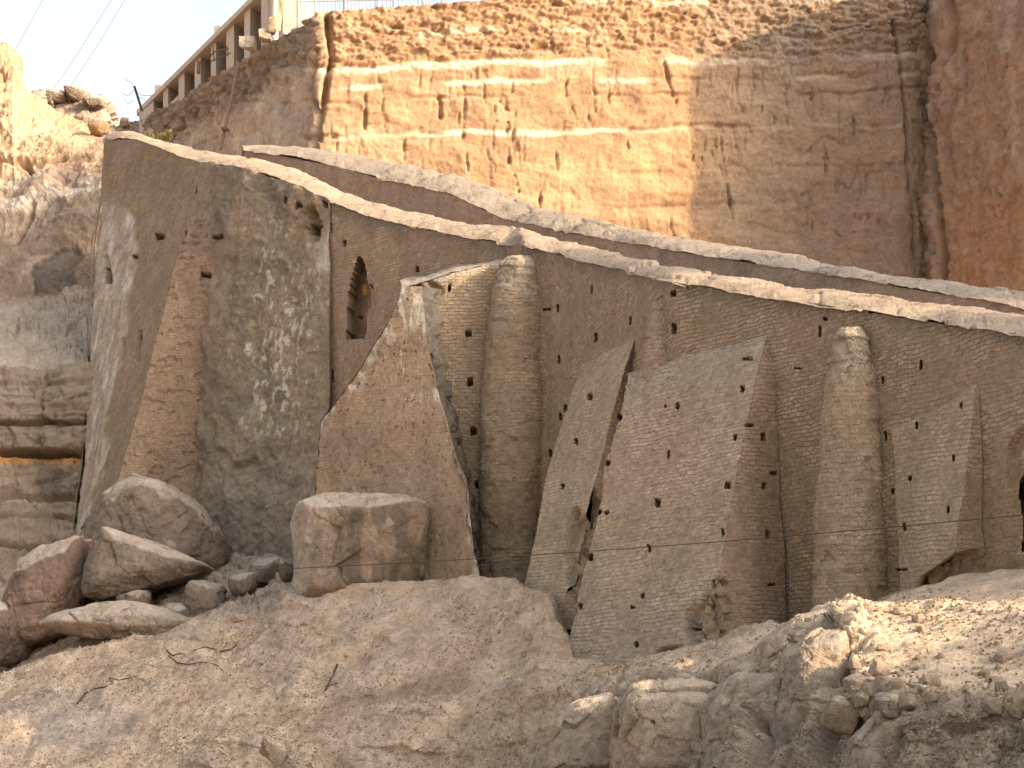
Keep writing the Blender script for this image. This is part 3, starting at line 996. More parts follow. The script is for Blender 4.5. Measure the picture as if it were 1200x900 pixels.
    # the receding shaded side: grey debris above, pale wash below
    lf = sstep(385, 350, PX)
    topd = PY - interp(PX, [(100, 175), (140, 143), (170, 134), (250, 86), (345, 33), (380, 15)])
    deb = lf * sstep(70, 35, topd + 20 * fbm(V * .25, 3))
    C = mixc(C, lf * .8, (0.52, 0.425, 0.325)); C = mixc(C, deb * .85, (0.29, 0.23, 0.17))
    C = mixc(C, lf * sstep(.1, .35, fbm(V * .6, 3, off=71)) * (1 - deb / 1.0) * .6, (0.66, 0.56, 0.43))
    W += nr * (deb * (.35 * cr + .3 * facets(V * np.array([1.2, 1.2, 1.8]), 23)))[:, None]
    return W, C


Z = lambda py, Y: (HY - py) / F * Y
cp = [P(40, 0, 128)[:2], P(140, 0, 119)[:2], P(170, 0, 116)[:2], P(250, 0, 106)[:2], P(345, 0, 97)[:2], P(372, 0, 95)[:2], P(410, 0, 95.3)[:2], P(560, 0, 96.8)[:2], P(800, 0, 99.5)[:2], P(1060, 0, 102.5)[:2], P(1110, 0, 104.5)[:2]]
cz = [Z(190, 128), Z(146, 119), Z(139, 116), Z(93, 106), Z(36, 97), Z(14, 95), Z(12, 95.3), Z(2, 96.8), Z(-30, 99.5), Z(-20, 102.5), Z(-20, 104)]
cb = [8] * 11
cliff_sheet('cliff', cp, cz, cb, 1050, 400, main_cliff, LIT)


def right_cliff(V, W, nr, C, tv):
    PX, PY = proj(V)
    W += nr * (.35 * fbm(V * .3, 4) + .12 * ridged(V * np.array([.8, .8, .5]), 3) + .15 * fbm(V * 2.0, 5, .6) + .16 * facets(V * np.array([.6, .6, .45]), 31) + .09 * facets(V * 2.0, 33))[:, None]
    sl = sstep(1066, 1072, PX + 5 * fbm(V * .6, 3)) * sstep(1108, 1100, PX + 6 * fbm(V * .6, 3)) * sstep(60, 80, PY)
    W += nr * (sl * (.15 + .25 * facets(V * np.array([.9, .9, .6]), 37) + .12 * facets(V * 2.4, 38)))[:, None]
    for pl, wd, dp in (([(1113, 0), (1118, 30), (1112, 60)], 8, .7), ([(1090, 60), (1086, 130), (1094, 160), (1096, 200), (1100, 240), (1105, 290), (1108, 330)], 5.5, 1.4),
                       ([(1185, 170), (1175, 205), (1168, 222), (1178, 232)], 2.5, .25), ([(1130, 60), (1131, 100)], 3, .3), ([(1135, 280), (1200, 258)], 2, .07)):
        d = pdist(PX, PY, pl) + 2.5 * fbm(V * 1.2, 3)
        W -= nr * (sstep(wd, wd * .25, d) * dp)[:, None]
    b = fbm(V * np.array([.3, .3, .2]), 4, off=15)
    C = mixc(C, sstep(0, .4, b) * .6, (0.33, 0.22, 0.155)); C = mixc(C, sstep(0, .4, -b) * .5, (0.47, 0.29, 0.18))
    C = mixc(C, sstep(170, 300, PY + 40 * b) * sstep(1090, 1110, PX) * .5, (0.50, 0.275, 0.145))
    w = sstep(.3, .38, fbm(V * 1.3, 4, off=90)) * .6
    C = mixc(C, w, (0.48, 0.38, 0.29))
    s1 = sstep(7, 2, pdist(PX, PY, [(1186, 0), (1182, 60), (1188, 150), (1196, 200)]) + 5 * fbm(V * 1.2, 3)) * .45
    s2 = sstep(5, 1, pdist(PX, PY, [(1200, 108), (1130, 140), (1110, 155)]) + 3 * fbm(V * 1.2, 3)) * .3
    C = mixc(C, np.maximum(s1, s2), (0.52, 0.41, 0.31))
    pale = sstep(1, .5, np.hypot((PX - 1088) / 18, (PY - 8) / 22) + .3 * fbm(V, 3))
    C = mixc(C, pale * .8, (0.55, 0.47, 0.37))
    gr = sstep(1110, 1080, PX + 10 * fbm(V * .5, 3))
    C = mixc(C, gr * .6, (0.24, 0.185, 0.135))
    return W, C


X0, Y0 = P(1068, 0, 103.5)[:2]
rc = [(X0 + .2, Y0 + 1.5), (X0 + 1.0, Y0 - 1.2), (X0 + 2.2, Y0 - 3.4), (X0 + 6.6, Y0 - 13.5), (X0 + 10.5, Y0 - 14.5), (X0 + 40, Y0 - 6)]
cliff_sheet('cliff', rc, [36.0, 36.3, 37.0, 39.6, 40.5, 46], [8] * 6, 420, 330, right_cliff, np.array([0.43, 0.275, 0.18]))


# ------------------------------------------------------------------ LEFT HILL with its rock ledges
def left_hill():
    cols = [-320, -120, 0, 8, 16, 20, 36, 60, 85, 110, 140, 175]
    sil = [10, 40, 52, 53, 58, 88, 112, 128, 141, 148, 154, 200]
    rows = []
    rows.append([(c, s + 25, 112) for c, s in zip(cols, sil)])
    rows.append([(c, s, 103) for c, s in zip(cols, sil)])
    rows.append([(c, s * .75 + 205 * .25, 99.5 - .015 * max(c, 0)) for c, s in zip(cols, sil)])
    rows.append([(c, max(s * .4, 0) + 205 * .6, 95.5 - .03 * max(c, 0)) for c, s in zip(cols, sil)])
    rows.append([(c, 230, 92 - .02 * max(c, 0)) for c in cols])
    rows.append([(c, 290, 89) for c in cols])
    rows.append([(c, 358 - .15 * max(c, 0), 87.5) for c in cols])
    rows.append([(c, 400, 83.5) for c in cols])
    rows.append([(c, 436, 80.6) for c in cols])
    rows.append([(c, 452, 80.3) for c in cols])
    rows.append([(c, 500, 80.1) for c in cols])
    rows.append([(c, 532, 80.0) for c in cols])
    rows.append([(c, 575, 79.6) for c in cols])
    rows.append([(c, 640, 78.0) for c in cols])
    rows.append([(c, 720, 75.0) for c in cols])
    rows.append([(c, 790, 72.0) for c in cols])
    rows = [[(c, y, Y - (1.5 * float(sstep(60, 90, np.float64(c))) if y >= 430 else 0)) for c, y, Y in r_] for r_ in rows]
    c3 = np.array([[P(*q) for q in r] for r in rows])
    nu, nv = 400, 480
    q = np.array(rows, float)
    lu = np.abs(np.diff(q[0, :, 0])); lu[0] *= .25; lu[1] *= .5
    lv = np.concatenate([[20], np.abs(np.diff(q[1:, 3, 1]))])
    G = upsample(c3, nv, nu, even(nv, lv), even(nu, lu))
    G = blur(G, 3, 0); G = blur(G, 2, 1)
    nr = gnormals(G).reshape(-1, 3)
    if nr[:, 1].mean() > 0: nr = -nr
    V = G.reshape(-1, 3); W = V.copy()
    PX, PY = proj(V)
    C = rgba(len(V), (0.50, 0.335, 0.20), 1)
    n = fbm(V * .5, 5, .55)
    up = sstep(350, 330, PY)
    W += nr * (up * (.75 * n + .12 * ridged(V * .7, 3)) * (1 - .4 * sstep(60, 110, PX)) * 1.0)[:, None]
    upk = .45 + .3 * sstep(335, 350, PY)
    W += nr * (.22 * upk * facets(V * .55, 41) + .14 * upk * facets(V * 1.4, 43) + .07 * fbm(V * 3, 4) + .05 * facets(V * 3.6, 44))[:, None]
    pil = sstep(24, 14, PX) * sstep(125, 95, PY)
    f1, f2, vv = cells(V * np.array([.9, .9, 1.6]))
    W += nr * (pil * .6 * (vv - .5))[:, None]
    C = mixc(C, pil * .6, (0.38, 0.25, 0.15))
    # plaster-pale crust with dark hollows below the shadow line
    low = sstep(190, 220, PY) * sstep(352, 345, PY)
    cr = fbm(V * .55, 4, off=7)
    C = mixc(C, low * .6, (0.43, 0.325, 0.235))
    C = mixc(C, low * sstep(.02, .08, cr) * .8, (0.56, 0.455, 0.35))
    C = mixc(C, low * sstep(.04, .12, -cr) * .5, (0.27, 0.20, 0.15))
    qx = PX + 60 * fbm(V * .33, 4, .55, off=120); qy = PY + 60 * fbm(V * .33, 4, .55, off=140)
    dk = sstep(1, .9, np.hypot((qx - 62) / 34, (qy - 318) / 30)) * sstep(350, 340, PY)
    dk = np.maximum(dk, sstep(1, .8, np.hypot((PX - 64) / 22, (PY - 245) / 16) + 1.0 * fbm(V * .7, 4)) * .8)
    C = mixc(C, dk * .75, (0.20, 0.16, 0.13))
    W -= nr * (dk * .22)[:, None]
    rr = sstep(1, .6, np.hypot((PX - 85) / 20, (PY - 205) / 18) + .4 * fbm(V * .9, 3))
    C = mixc(C, rr * .6, (0.25, 0.165, 0.13)); W -= nr * (rr * .15)[:, None]
    # notch line under the lit slope
    for pl, wd, dp in (([(0, 190), (25, 190), (36, 200), (45, 196), (75, 186)], 4, .6), ([(30, 190), (38, 203)], 5, .8), ([(0, 290), (20, 285), (40, 240)], 4, .5)):
        d = pdist(PX, PY, pl) + 3 * fbm(V * 1.0, 3)
        W -= nr * (sstep(wd, wd * .2, d) * dp)[:, None]
    # pale debris ledge
    led = sstep(345, 355, PY + 8 * fbm(V * .4, 2)) * sstep(438, 434, PY)
    C = mixc(C, led * .85, (0.47, 0.385, 0.305))
    W += nr * (led * (.12 * fbm(V * 1.5, 4)))[:, None]
    g1, g2, gv = cells(V * 2.0, 4)
    W += nr * (led * .25 * sstep(.85, .9, gv) * sstep(.45, .2, g1))[:, None]
    # beds
    bed = sstep(433, 437, PY)
    C = mixc(C, bed * .9, (0.30, 0.24, 0.18))
    st = fbm(V * np.array([.35, .35, 3.0]), 3, off=14)
    W += nr * (bed * (.30 * st + .18 * fbm(V * .7, 4) + .12 * facets(V * np.array([.5, .5, 1.3]), 51)))[:, None]
    for y0, wd, dp in ((452, 2, .25), (497, 3, .55), (532, 4, .9), (583, 4, .4), (606, 3, .35), (640, 4, .5)):
        k = sstep(wd + 1.5, wd * .4, np.abs(PY - y0 + 2.5 * fbm(V * .6, 3))) * bed
        W -= nr * (k * dp)[:, None]
    W += nr * (.35 * sstep(534, 528, PY) * bed)[:, None]
    org = sstep(7, 3, np.abs(PY - 538) + 2 * fbm(V, 2)) * sstep(100, 80, PX)
    C = mixc(C, org * .9, (0.62, 0.31, 0.11))
    lw = sstep(543, 552, PY)
    C = mixc(C, lw * .7, (0.36, 0.265, 0.19))
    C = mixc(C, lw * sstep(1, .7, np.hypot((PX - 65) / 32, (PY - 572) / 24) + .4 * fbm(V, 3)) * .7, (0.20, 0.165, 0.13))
    C = mixc(C, sstep(5, 1, np.abs(PY - 586) + 4 * fbm(V * .8, 3)) * lw * .6, (0.52, 0.37, 0.23))
    C = mixc(C, sstep(600, 640, PY) * .5, (0.34, 0.25, 0.185))
    me = make_mesh('hill', W, grid_quads(nv, nu), C)
    o = link('hill', me, M_cliff)
    tag(o, kind='structure')


left_hill()

# ------------------------------------------------------------------ GROUND
GC = {
    -420: [(925, 55), (895, 57), (865, 59), (840, 62), (805, 66), (800, 69), (775, 72), (700, 80)],
    -150: [(925, 54), (893, 56), (862, 58), (835, 61), (800, 64.5), (800, 67), (770, 71), (690, 79)],
    0: [(925, 53), (890, 55.5), (860, 57.5), (830, 60), (797, 63), (800, 66), (765, 69), (690, 75)],
    100: [(925, 52.5), (885, 54.5), (850, 57), (810, 59.5), (762, 62.3), (766, 64), (735, 67.5), (670, 74)],
    200: [(925, 51.5), (880, 53.5), (845, 55.5), (800, 58), (744, 61.2), (748, 63), (712, 66), (655, 72.5)],
    300: [(925, 50.5), (875, 52), (840, 54), (795, 56.5), (716, 60), (720, 62), (690, 65), (655, 70)],
    350: [(925, 50), (875, 51.5), (838, 53.3), (792, 55.6), (692, 59), (697, 60.6), (685, 63), (660, 68)],
    400: [(925, 49.5), (872, 51), (835, 52.8), (790, 54.8), (684, 58.2), (692, 60), (692, 63), (690, 68)],
    500: [(925, 48), (870, 49.5), (830, 51.3), (787, 53.2), (681, 57), (692, 59), (692, 62), (690, 66)],
    600: [(925, 46.5), (870, 48), (828, 49.6), (787, 51.6), (684, 55.0), (694, 56.5), (694, 60), (690, 64)],
    645: [(925, 45), (868, 46.6), (822, 48.3), (793, 50.0), (702, 53.0), (708, 54.5), (700, 58), (700, 62)],
    668: [(925, 44.2), (868, 45.8), (818, 47.6), (796, 49.4), (775, 51.2), (775, 53), (780, 57), (780, 61)],
    720: [(925, 42.5), (870, 43.8), (832, 45), (803, 46.6), (786, 49.2), (790, 51), (790, 54), (790, 58)],
    800: [(925, 39.5), (870, 40.8), (832, 41.8), (790, 43.4), (767, 47.4), (768, 49), (770, 52), (770, 56)],
    850: [(925, 38.2), (870, 39.4), (832, 40.4), (787, 42), (753, 46.6), (756, 48.2), (760, 51), (760, 55)],
    920: [(925, 36.4), (872, 37.4), (835, 38.2), (784, 39.2), (733, 44.5), (738, 47.5), (745, 50), (745, 54)],
    975: [(925, 35), (875, 35.8), (838, 36.4), (780, 37.0), (716, 40.5), (734, 46), (740, 48), (740, 52)],
    995: [(925, 34.6), (875, 35.3), (842, 35.8), (798, 36.3), (707, 39.8), (724, 44.5), (722, 46.5), (722, 51)],
    1050: [(925, 33.2), (880, 34), (850, 34.4), (805, 35.4), (709, 39.6), (722, 42), (697, 44.9), (690, 49)],
    1120: [(925, 32.2), (882, 33), (838, 33.4), (812, 34.6), (707, 39), (716, 41), (682, 43.7), (678, 47)],
    1200: [(925, 31), (880, 32), (828, 32.6), (815, 34.2), (705, 38), (712, 39.8), (674, 42.3), (670, 46)],
    1350: [(925, 29), (850, 30), (770, 31), (770, 33), (705, 36), (710, 37.5), (680, 39.8), (670, 44)],
    1650: [(925, 26), (640, 27), (480, 29), (510, 31), (700, 33.5), (712, 33.5), (690, 35.5), (680, 40)]}  # rise out of view, added to shade the bottom right


def ground():
    for c_ in GC:
        if c_ <= 720:
            k_ = 1.0 if c_ <= 600 else .5
            for i_, d_ in ((0, 3.0), (1, 2.2), (2, 1.3), (3, .5)):
                GC[c_][i_] = (GC[c_][i_][0], GC[c_][i_][1] + d_ * k_)
    cols = sorted(GC)
    base = []
    base.append([((c - 600) / F * 60 * 1.0, -8.0, -1.75) for c in cols])
    base.append([((c - 600) / F * 45 * 1.0, 18.0, -1.7) for c in cols])
    R = len(GC[0])
    for r in range(R):
        base.append([P(c, GC[c][r][0], GC[c][r][1]) for c in cols])
    c3 = np.array(base)
    nu, nv = 900, 640
    lu = np.diff(np.array(cols, float)); lu[lu > 120] *= .35
    lv = [10, 22, 55, 42, 45, 95, 22, 40, 55]
    G = upsample(c3, nv, nu, even(nv, lv), even(nu, lu))
    G = blur(G, 22, 0); G = blur(G, 14, 1)
    nr = gnormals(G).reshape(-1, 3)
    if nr[:, 2].mean() < 0: nr = -nr
    V = G.reshape(-1, 3); W = V.copy()
    PX, PY = proj(V)
    inn = sstep(22, 30, V[:, 1])
    # masks
    rock = sstep(620, 700, PX + 40 * fbm(V * .4, 3)) * sstep(-3, 14, PY - interp(PX, [(560, 862), (640, 830), (720, 800), (780, 790), (900, 785), (940, 760), (985, 740), (1000, 790), (1080, 822), (1200, 828)]) + 8 * fbm(V * .7, 3))
    rock = np.maximum(rock, sstep(905, 930, PX) * sstep(1000, 980, PX) * sstep(720, 740, PY)) * sstep(1500, 1300, PX)
    ledge = sstep(975, 1000, PX) * (1 - rock)
    bench = sstep(-3, 4, PY - interp(PX, [(80, 905), (150, 890), (250, 870), (350, 868), (420, 850), (500, 830), (600, 815)])) * (1 - rock)
    wall_g = sstep(1, .6, np.hypot((PX - 250) / 120, (PY - 690) / 50))
    n = fbm(V * .5, 5, .5)
    tf = V[:, 2] * 1.1 + .9 * fbm(V * .28, 3) + 40
    tf = tf - np.floor(tf)
    ter = sstep(0, .10, tf) - tf
    W += nr * (inn * (1 - rock) * (1 - .6 * ledge) * (.32 * n + .09 * ridged(V * np.array([.45, .45, .8]), 3) + .10 * ter * sstep(-.1, .3, fbm(V * .35, 3, off=51)) + .03 * facets(V * 1.5, 95)))[:, None]
    W[:, 2] += inn * (.10 * fbm(V * 1.3, 4) + .05 * fbm(V * 4, 3)) * (1 - rock) * (1 - .55 * ledge)
    # fine slump terraces on the dusty mound
    tz = fbm(V * np.array([.35, .35, 1.2]), 3, off=6)
    W += nr * (inn * (1 - rock) * .10 * ridged(V * np.array([.5, .5, 1.4]), 3))[:, None]
    # broken rock outcrop: angular blocks at several sizes
    a1, a2, av = cells(V * np.array([.75, .75, .9]) + .25 * fbm(V * .8, 2)[:, None], 1)
    b1, b2, bv = cells(V * 1.9 + .15 * fbm(V * 2, 2)[:, None], 2)
    c1, c2, cv = cells(V * 4.5, 6)
    blk = .55 * facets(V * np.array([.5, .5, .55]) + .2 * fbm(V * .7, 2)[:, None], 1) + .22 * facets(V * 1.1, 2) + .30 * fbm(V * .6, 3)
    blk = blur(blur(blk.reshape(nv, nu), 3, 0), 3, 1).ravel()
    W += nr * (inn * rock * blk)[:, None]
    Q2 = W.copy(); Qg = Q2.reshape(nv, nu, 3)
    el = np.maximum(np.linalg.norm(np.gradient(Qg, axis=0), axis=2), np.linalg.norm(np.gradient(Qg, axis=1), axis=2)).ravel()
    fine = sstep(.16, .07, el)
    W += nr * (inn * rock * fine * (.13 * facets(Q2 * 2.2, 62) + .06 * facets(Q2 * 5, 63) + .06 * fbm(Q2 * 5, 3)))[:, None]
    # rubbly lip of the lit ledge and the debris behind
    lip = sstep(26, 6, np.abs(PX - 1000) * .6 + np.abs(PY - 735) * .25)
    W += nr * (inn * np.maximum(lip, .05 * ledge) * (.20 * facets(V * 1.9, 71) + .12 * facets(V * 4.4, 72)))[:, None]
    rub = sstep(985, 1010, PX) * sstep(16, 2, np.abs(PY - 828 - 6 * fbm(V * .5, 2))) + .8 * wall_g
    W += nr * (inn * np.clip(rub, 0, 1) * (.24 * facets(V * 1.7, 73) + .14 * facets(V * 4, 74)))[:, None]
    # small crack lines seen on the mound and the grey rock
    for pl, wd, dp in (([(865, 840), (860, 870), (838, 888), (828, 895)], 4, .3), ([(735, 790), (722, 812), (716, 830)], 5, .2), ([(380, 832), (430, 824), (460, 828), (520, 812), (560, 800)], 9, .07)):
        d = pdist(PX, PY, pl) + 2.0 * fbm(V * 2, 3)
        W -= nr * (sstep(wd, wd * .25, d) * dp * inn)[:, None]
    # bench of slightly higher ground in front
    W[:, 2] += inn * .10 * bench
    # pebbly grain
    W[:, 2] += inn * (1 - rock) * (.05 - .03 * ledge) * sstep(.55, .8, cv) * sstep(.5, .2, c1)
    C = rgba(len(V), (0.545, 0.41, 0.288), 1)
    C = mixc(C, sstep(0, .4, n) * .5, (0.42, 0.335, 0.265)); C = mixc(C, sstep(0, .4, -n) * .45, (0.44, 0.30, 0.205))
    C = mixc(C, rock * .75, (0.44, 0.35, 0.265))
    C = mixc(C, rock * sstep(.05, .3, fbm(V * .8, 4, off=40)) * .6, (0.36, 0.295, 0.23))
    C = mixc(C, rock * sstep(.1, .3, fbm(V * .9, 4, off=55)) * .6, (0.50, 0.39, 0.28))
    C = mixc(C, ledge * .8, (0.76, 0.57, 0.38))  # ledge colour raised so its sunlight looks brighter
    C = mixc(C, wall_g * .7, (0.40, 0.325, 0.25))
    C = mixc(C, sstep(180, 60, PX) * sstep(730, 700, PY) * .6, (0.27, 0.205, 0.155))
    pz = fbm(V * np.array([.8, .8, 1.6]), 4, .6, off=91)
    C = mixc(C, sstep(.08, .32, pz) * (1 - rock) * (1 - .7 * ledge) * .55, (0.385, 0.275, 0.187))
    C = mixc(C, sstep(.10, .34, -pz) * (1 - rock) * .45, (0.53, 0.415, 0.315))
    rid = sstep(16, 3, pdist(PX, PY, [(380, 835), (430, 822), (480, 812), (540, 800)]) + 10 * fbm(V * 1.2, 3))
    C = mixc(C, rid * .6, (0.30, 0.215, 0.14))
    gry = sstep(1, .5, np.hypot((PX - 60) / 130, (PY - 850) / 50) + .4 * fbm(V * .5, 3)) * .45
    C = mixc(C, gry, (0.36, 0.31, 0.27))
    grn = sstep(.1, .4, fbm(V * 6, 3, off=3)) * sstep(.0, .3, fbm(V * .45, 3, off=80)) * (1 - rock)
    C[:, :3] *= (1 - .25 * grn)[:, None]
    me = make_mesh('ground', W, grid_quads(nv, nu), C)
    o = link('ground', me, M_ground)
    tag(o, kind='structure')
    return W, nr, PX, PY, rock, ledge


GW, GN, GPX, GPY, GROCK, GLED = ground()
GPX, GPY = proj(GW)

pl = make_mesh('plain', [(-400, -200, -2.6), (400, -200, -2.6), (400, 500, -2.6), (-400, 500, -2.6)], [(0, 1, 2, 3)], rgba(4, (0.43, 0.32, 0.24), 1))
tag(link('terrain', pl, M_ground), kind='structure')


def ground_at(px, py):
    i = int(np.argmin((GPX - px) ** 2 + (GPY - py) ** 2 + np.where(GW[:, 1] > 20, 0, 1e6)))
    return GW[i], GN[i]



# made-up crags, unseen to the right, shaped for the shadows they cast
def shadow_crag(prof, q0, half):
    ca, sa = math.cos(AZ), math.sin(AZ)
    tl = math.tan(EL)
    w = np.arange(prof[0][0], prof[-1][0] + .01, .25)
    H = interp(w, prof)
    ww, tt = np.meshgrid(w, np.linspace(-1, 1, 25), indexing='ij')
    top = H[:, None] + tl * q0
    z = np.maximum(top - (top + 2.5) * np.clip((np.abs(tt) - .15) / .85, 0, 1) ** .8, -2.5)
    q = q0 + tt * half
    x = ca * q + sa * ww; y = -sa * q + ca * ww
    V = np.stack([x, y, z], 2).reshape(-1, 3)
    V[:, 0] += .8 * fbm(V * .25, 4); V[:, 1] += .3 * fbm(V * .4 + 9, 4); V[:, 2] += .35 * fbm(V * .5 + 4, 3)
    me = make_mesh('hill', V, grid_quads(*ww.shape), rgba(len(V), (0.42, 0.30, 0.19), 1))
    tag(link('hill', me, M_cliff), kind='structure')  # added shadow caster, not a visible hill


AZ, EL = math.radians(28), math.radians(21.5)       # sun to the right and in front, low
shadow_crag([(12, -2), (14, 7), (31.7, 7), (32.2, 3.2), (33.0, 3.2), (33.4, 4.9), (35.4, 5.25), (37.3, 5.7), (37.7, 3), (40.9, 2.5), (41.3, 15.5), (44.4, 17.5), (44.9, 6), (48.4, 6), (48.8, 24), (52.6, 26), (53.2, 5), (58, -2)], 9.0, 5.0)  # notched profile, shaped to shade parts of ledge and copings
shadow_crag([(65.9, -3), (66.5, 46.4), (70.4, 48.4), (73.8, 50.3), (76.7, 51.7), (78, 52), (78.4, 20), (79, -3)], 32.0, 14.0)  # profile set for the shadow edge on the left hill

# ------------------------------------------------------------------ BOULDERS
def ico(sub):
    t = (1 + 5 ** .5) / 2
    V = [(-1, t, 0), (1, t, 0), (-1, -t, 0), (1, -t, 0), (0, -1, t), (0, 1, t), (0, -1, -t), (0, 1, -t), (t, 0, -1), (t, 0, 1), (-t, 0, -1), (-t, 0, 1)]
    Fc = [(0, 11, 5), (0, 5, 1), (0, 1, 7), (0, 7, 10), (0, 10, 11), (1, 5, 9), (5, 11, 4), (11, 10, 2), (10, 7, 6), (7, 1, 8), (3, 9, 4), (3, 4, 2), (3, 2, 6), (3, 6, 8), (3, 8, 9), (4, 9, 5), (2, 4, 11), (6, 2, 10), (8, 6, 7), (9, 8, 1)]
    V = [np.array(v) / np.linalg.norm(v) for v in V]
    for _ in range(sub):
        cache = {}; nf = []
        def midp(a, b):
            k = (min(a, b), max(a, b))
            if k not in cache:
                m = V[a] + V[b]; V.append(m / np.linalg.norm(m)); cache[k] = len(V) - 1
            return cache[k]
        for a, b, c in Fc:
            x, y, z = midp(a, b), midp(b, c), midp(c, a)
            nf += [(a, x, z), (b, y, x), (c, z, y), (x, y, z)]
        Fc = nf
    return np.array(V), np.array(Fc)


ICO = {k: ico(k) for k in (1, 2, 3, 5, 6)}


def rock_mesh(name, sx, sy, sz, seed, sub=5, planes=None, nplanes=14, rough=.05, base=(0.36, 0.285, 0.215), dust=(0.47, 0.38, 0.30), sharp=14, tint=None):
    """rock as an intersection of half spaces with softened edges and noise; sizes are half extents"""
    D, Fc = ICO[sub]
    r = np.random.default_rng(seed)
    pn = [(np.array([1, 0, 0]), 1), (np.array([-1, 0, 0]), 1), (np.array([0, 1, 0]), 1), (np.array([0, -1, 0]), 1), (np.array([0, 0, 1]), 1), (np.array([0, 0, -1]), 1)]
    for _ in range(nplanes):
        v = r.normal(size=3); v /= np.linalg.norm(v)
        pn.append((v, r.uniform(.86, 1.12)))
    if planes:
        for v, d in planes:
            v = np.array(v, float); pn.append((v / np.linalg.norm(v), d))
    acc = np.zeros(len(D))
    for v, d in pn:
        acc += np.maximum(D @ v / d, 0) ** sharp
    R = acc ** (-1.0 / sharp)
    V = D * R[:, None] * np.array([sx, sy, sz])
    s = (sx * sy * sz) ** (1 / 3)
    off = seed * 3.7
    nn = D / np.array([sx, sy, sz]); nn /= np.linalg.norm(nn, axis=1)[:, None]
    q = V / s
    h = rough * s * (1.3 * fbm(q * 1.3 + off, 4) + 1.0 * facets(q * 1.3 + off, 81) + .5 * facets(q * 3.6 + off, 82) + .6 * fbm(q * 6 + off, 4))
    W = V + nn * h[:, None]
    C = rgba(len(W), base, 1)
    f = fbm(q * 1.2 + off, 4)
    C = mixc(C, sstep(.0, .4, f) * .6, np.array(base) * .72); C = mixc(C, sstep(.1, .4, -f) * .5, np.array(base) * np.array([1.2, 1.05, .92]))
    up = sstep(.52, .64, nn[:, 2] + .35 * fbm(q * 2 + off, 4))
    C[:, :3] *= .64
    C = mixc(C, sstep(.2, .4, fbm(q * 2.6 + off + 40, 4)) * .5, (0.15, 0.115, 0.09))
    C = mixc(C, up * .85, dust)
    if tint is not None:
        C = tint(W, nn, C, q + off)
    me = make_mesh(name, W, Fc, C)
    return me


def boulder(label, px0, px1, py0, py1, Y, depth, seed, rot=0.0, tilt=0.0, name='boulder', cat='boulder', **kw):
    w = (px1 - px0) / F * Y / 2; h = (py1 - py0) / F * Y / 2
    me = rock_mesh(name, w, depth / 2, h, seed, **kw)
    o = link(name, me, M_rock)
    o.location = P((px0 + px1) / 2, (py0 + py1) / 2, Y)
    o.rotation_euler = (0, tilt, rot)
    return tag(o, label, cat)


def streaks(W, nn, C, q):
    s = fbm(q * np.array([3.0, 3.0, .7]), 3)
    C = mixc(C, sstep(.0, .25, s + .25 * sstep(-.8, .8, W[:, 0]) - .05) * sstep(.7, .3, nn[:, 2]) * .7, (0.13, 0.105, 0.075))
    C = mixc(C, sstep(.38, .46, fbm(q * 2.4 + 9, 3)) * .7, (0.50, 0.42, 0.27))
    C = mixc(C, sstep(.3, .0, W[:, 0] / 2 + .9) * .0, (0.5, .4, .3))
    C = mixc(C, sstep(-.6, -1.4, W[:, 0]) * sstep(.1, .5, nn[:, 2] * .6 - nn[:, 0] * .4 + .1) * .7, (0.46, 0.38, 0.30))
    return C


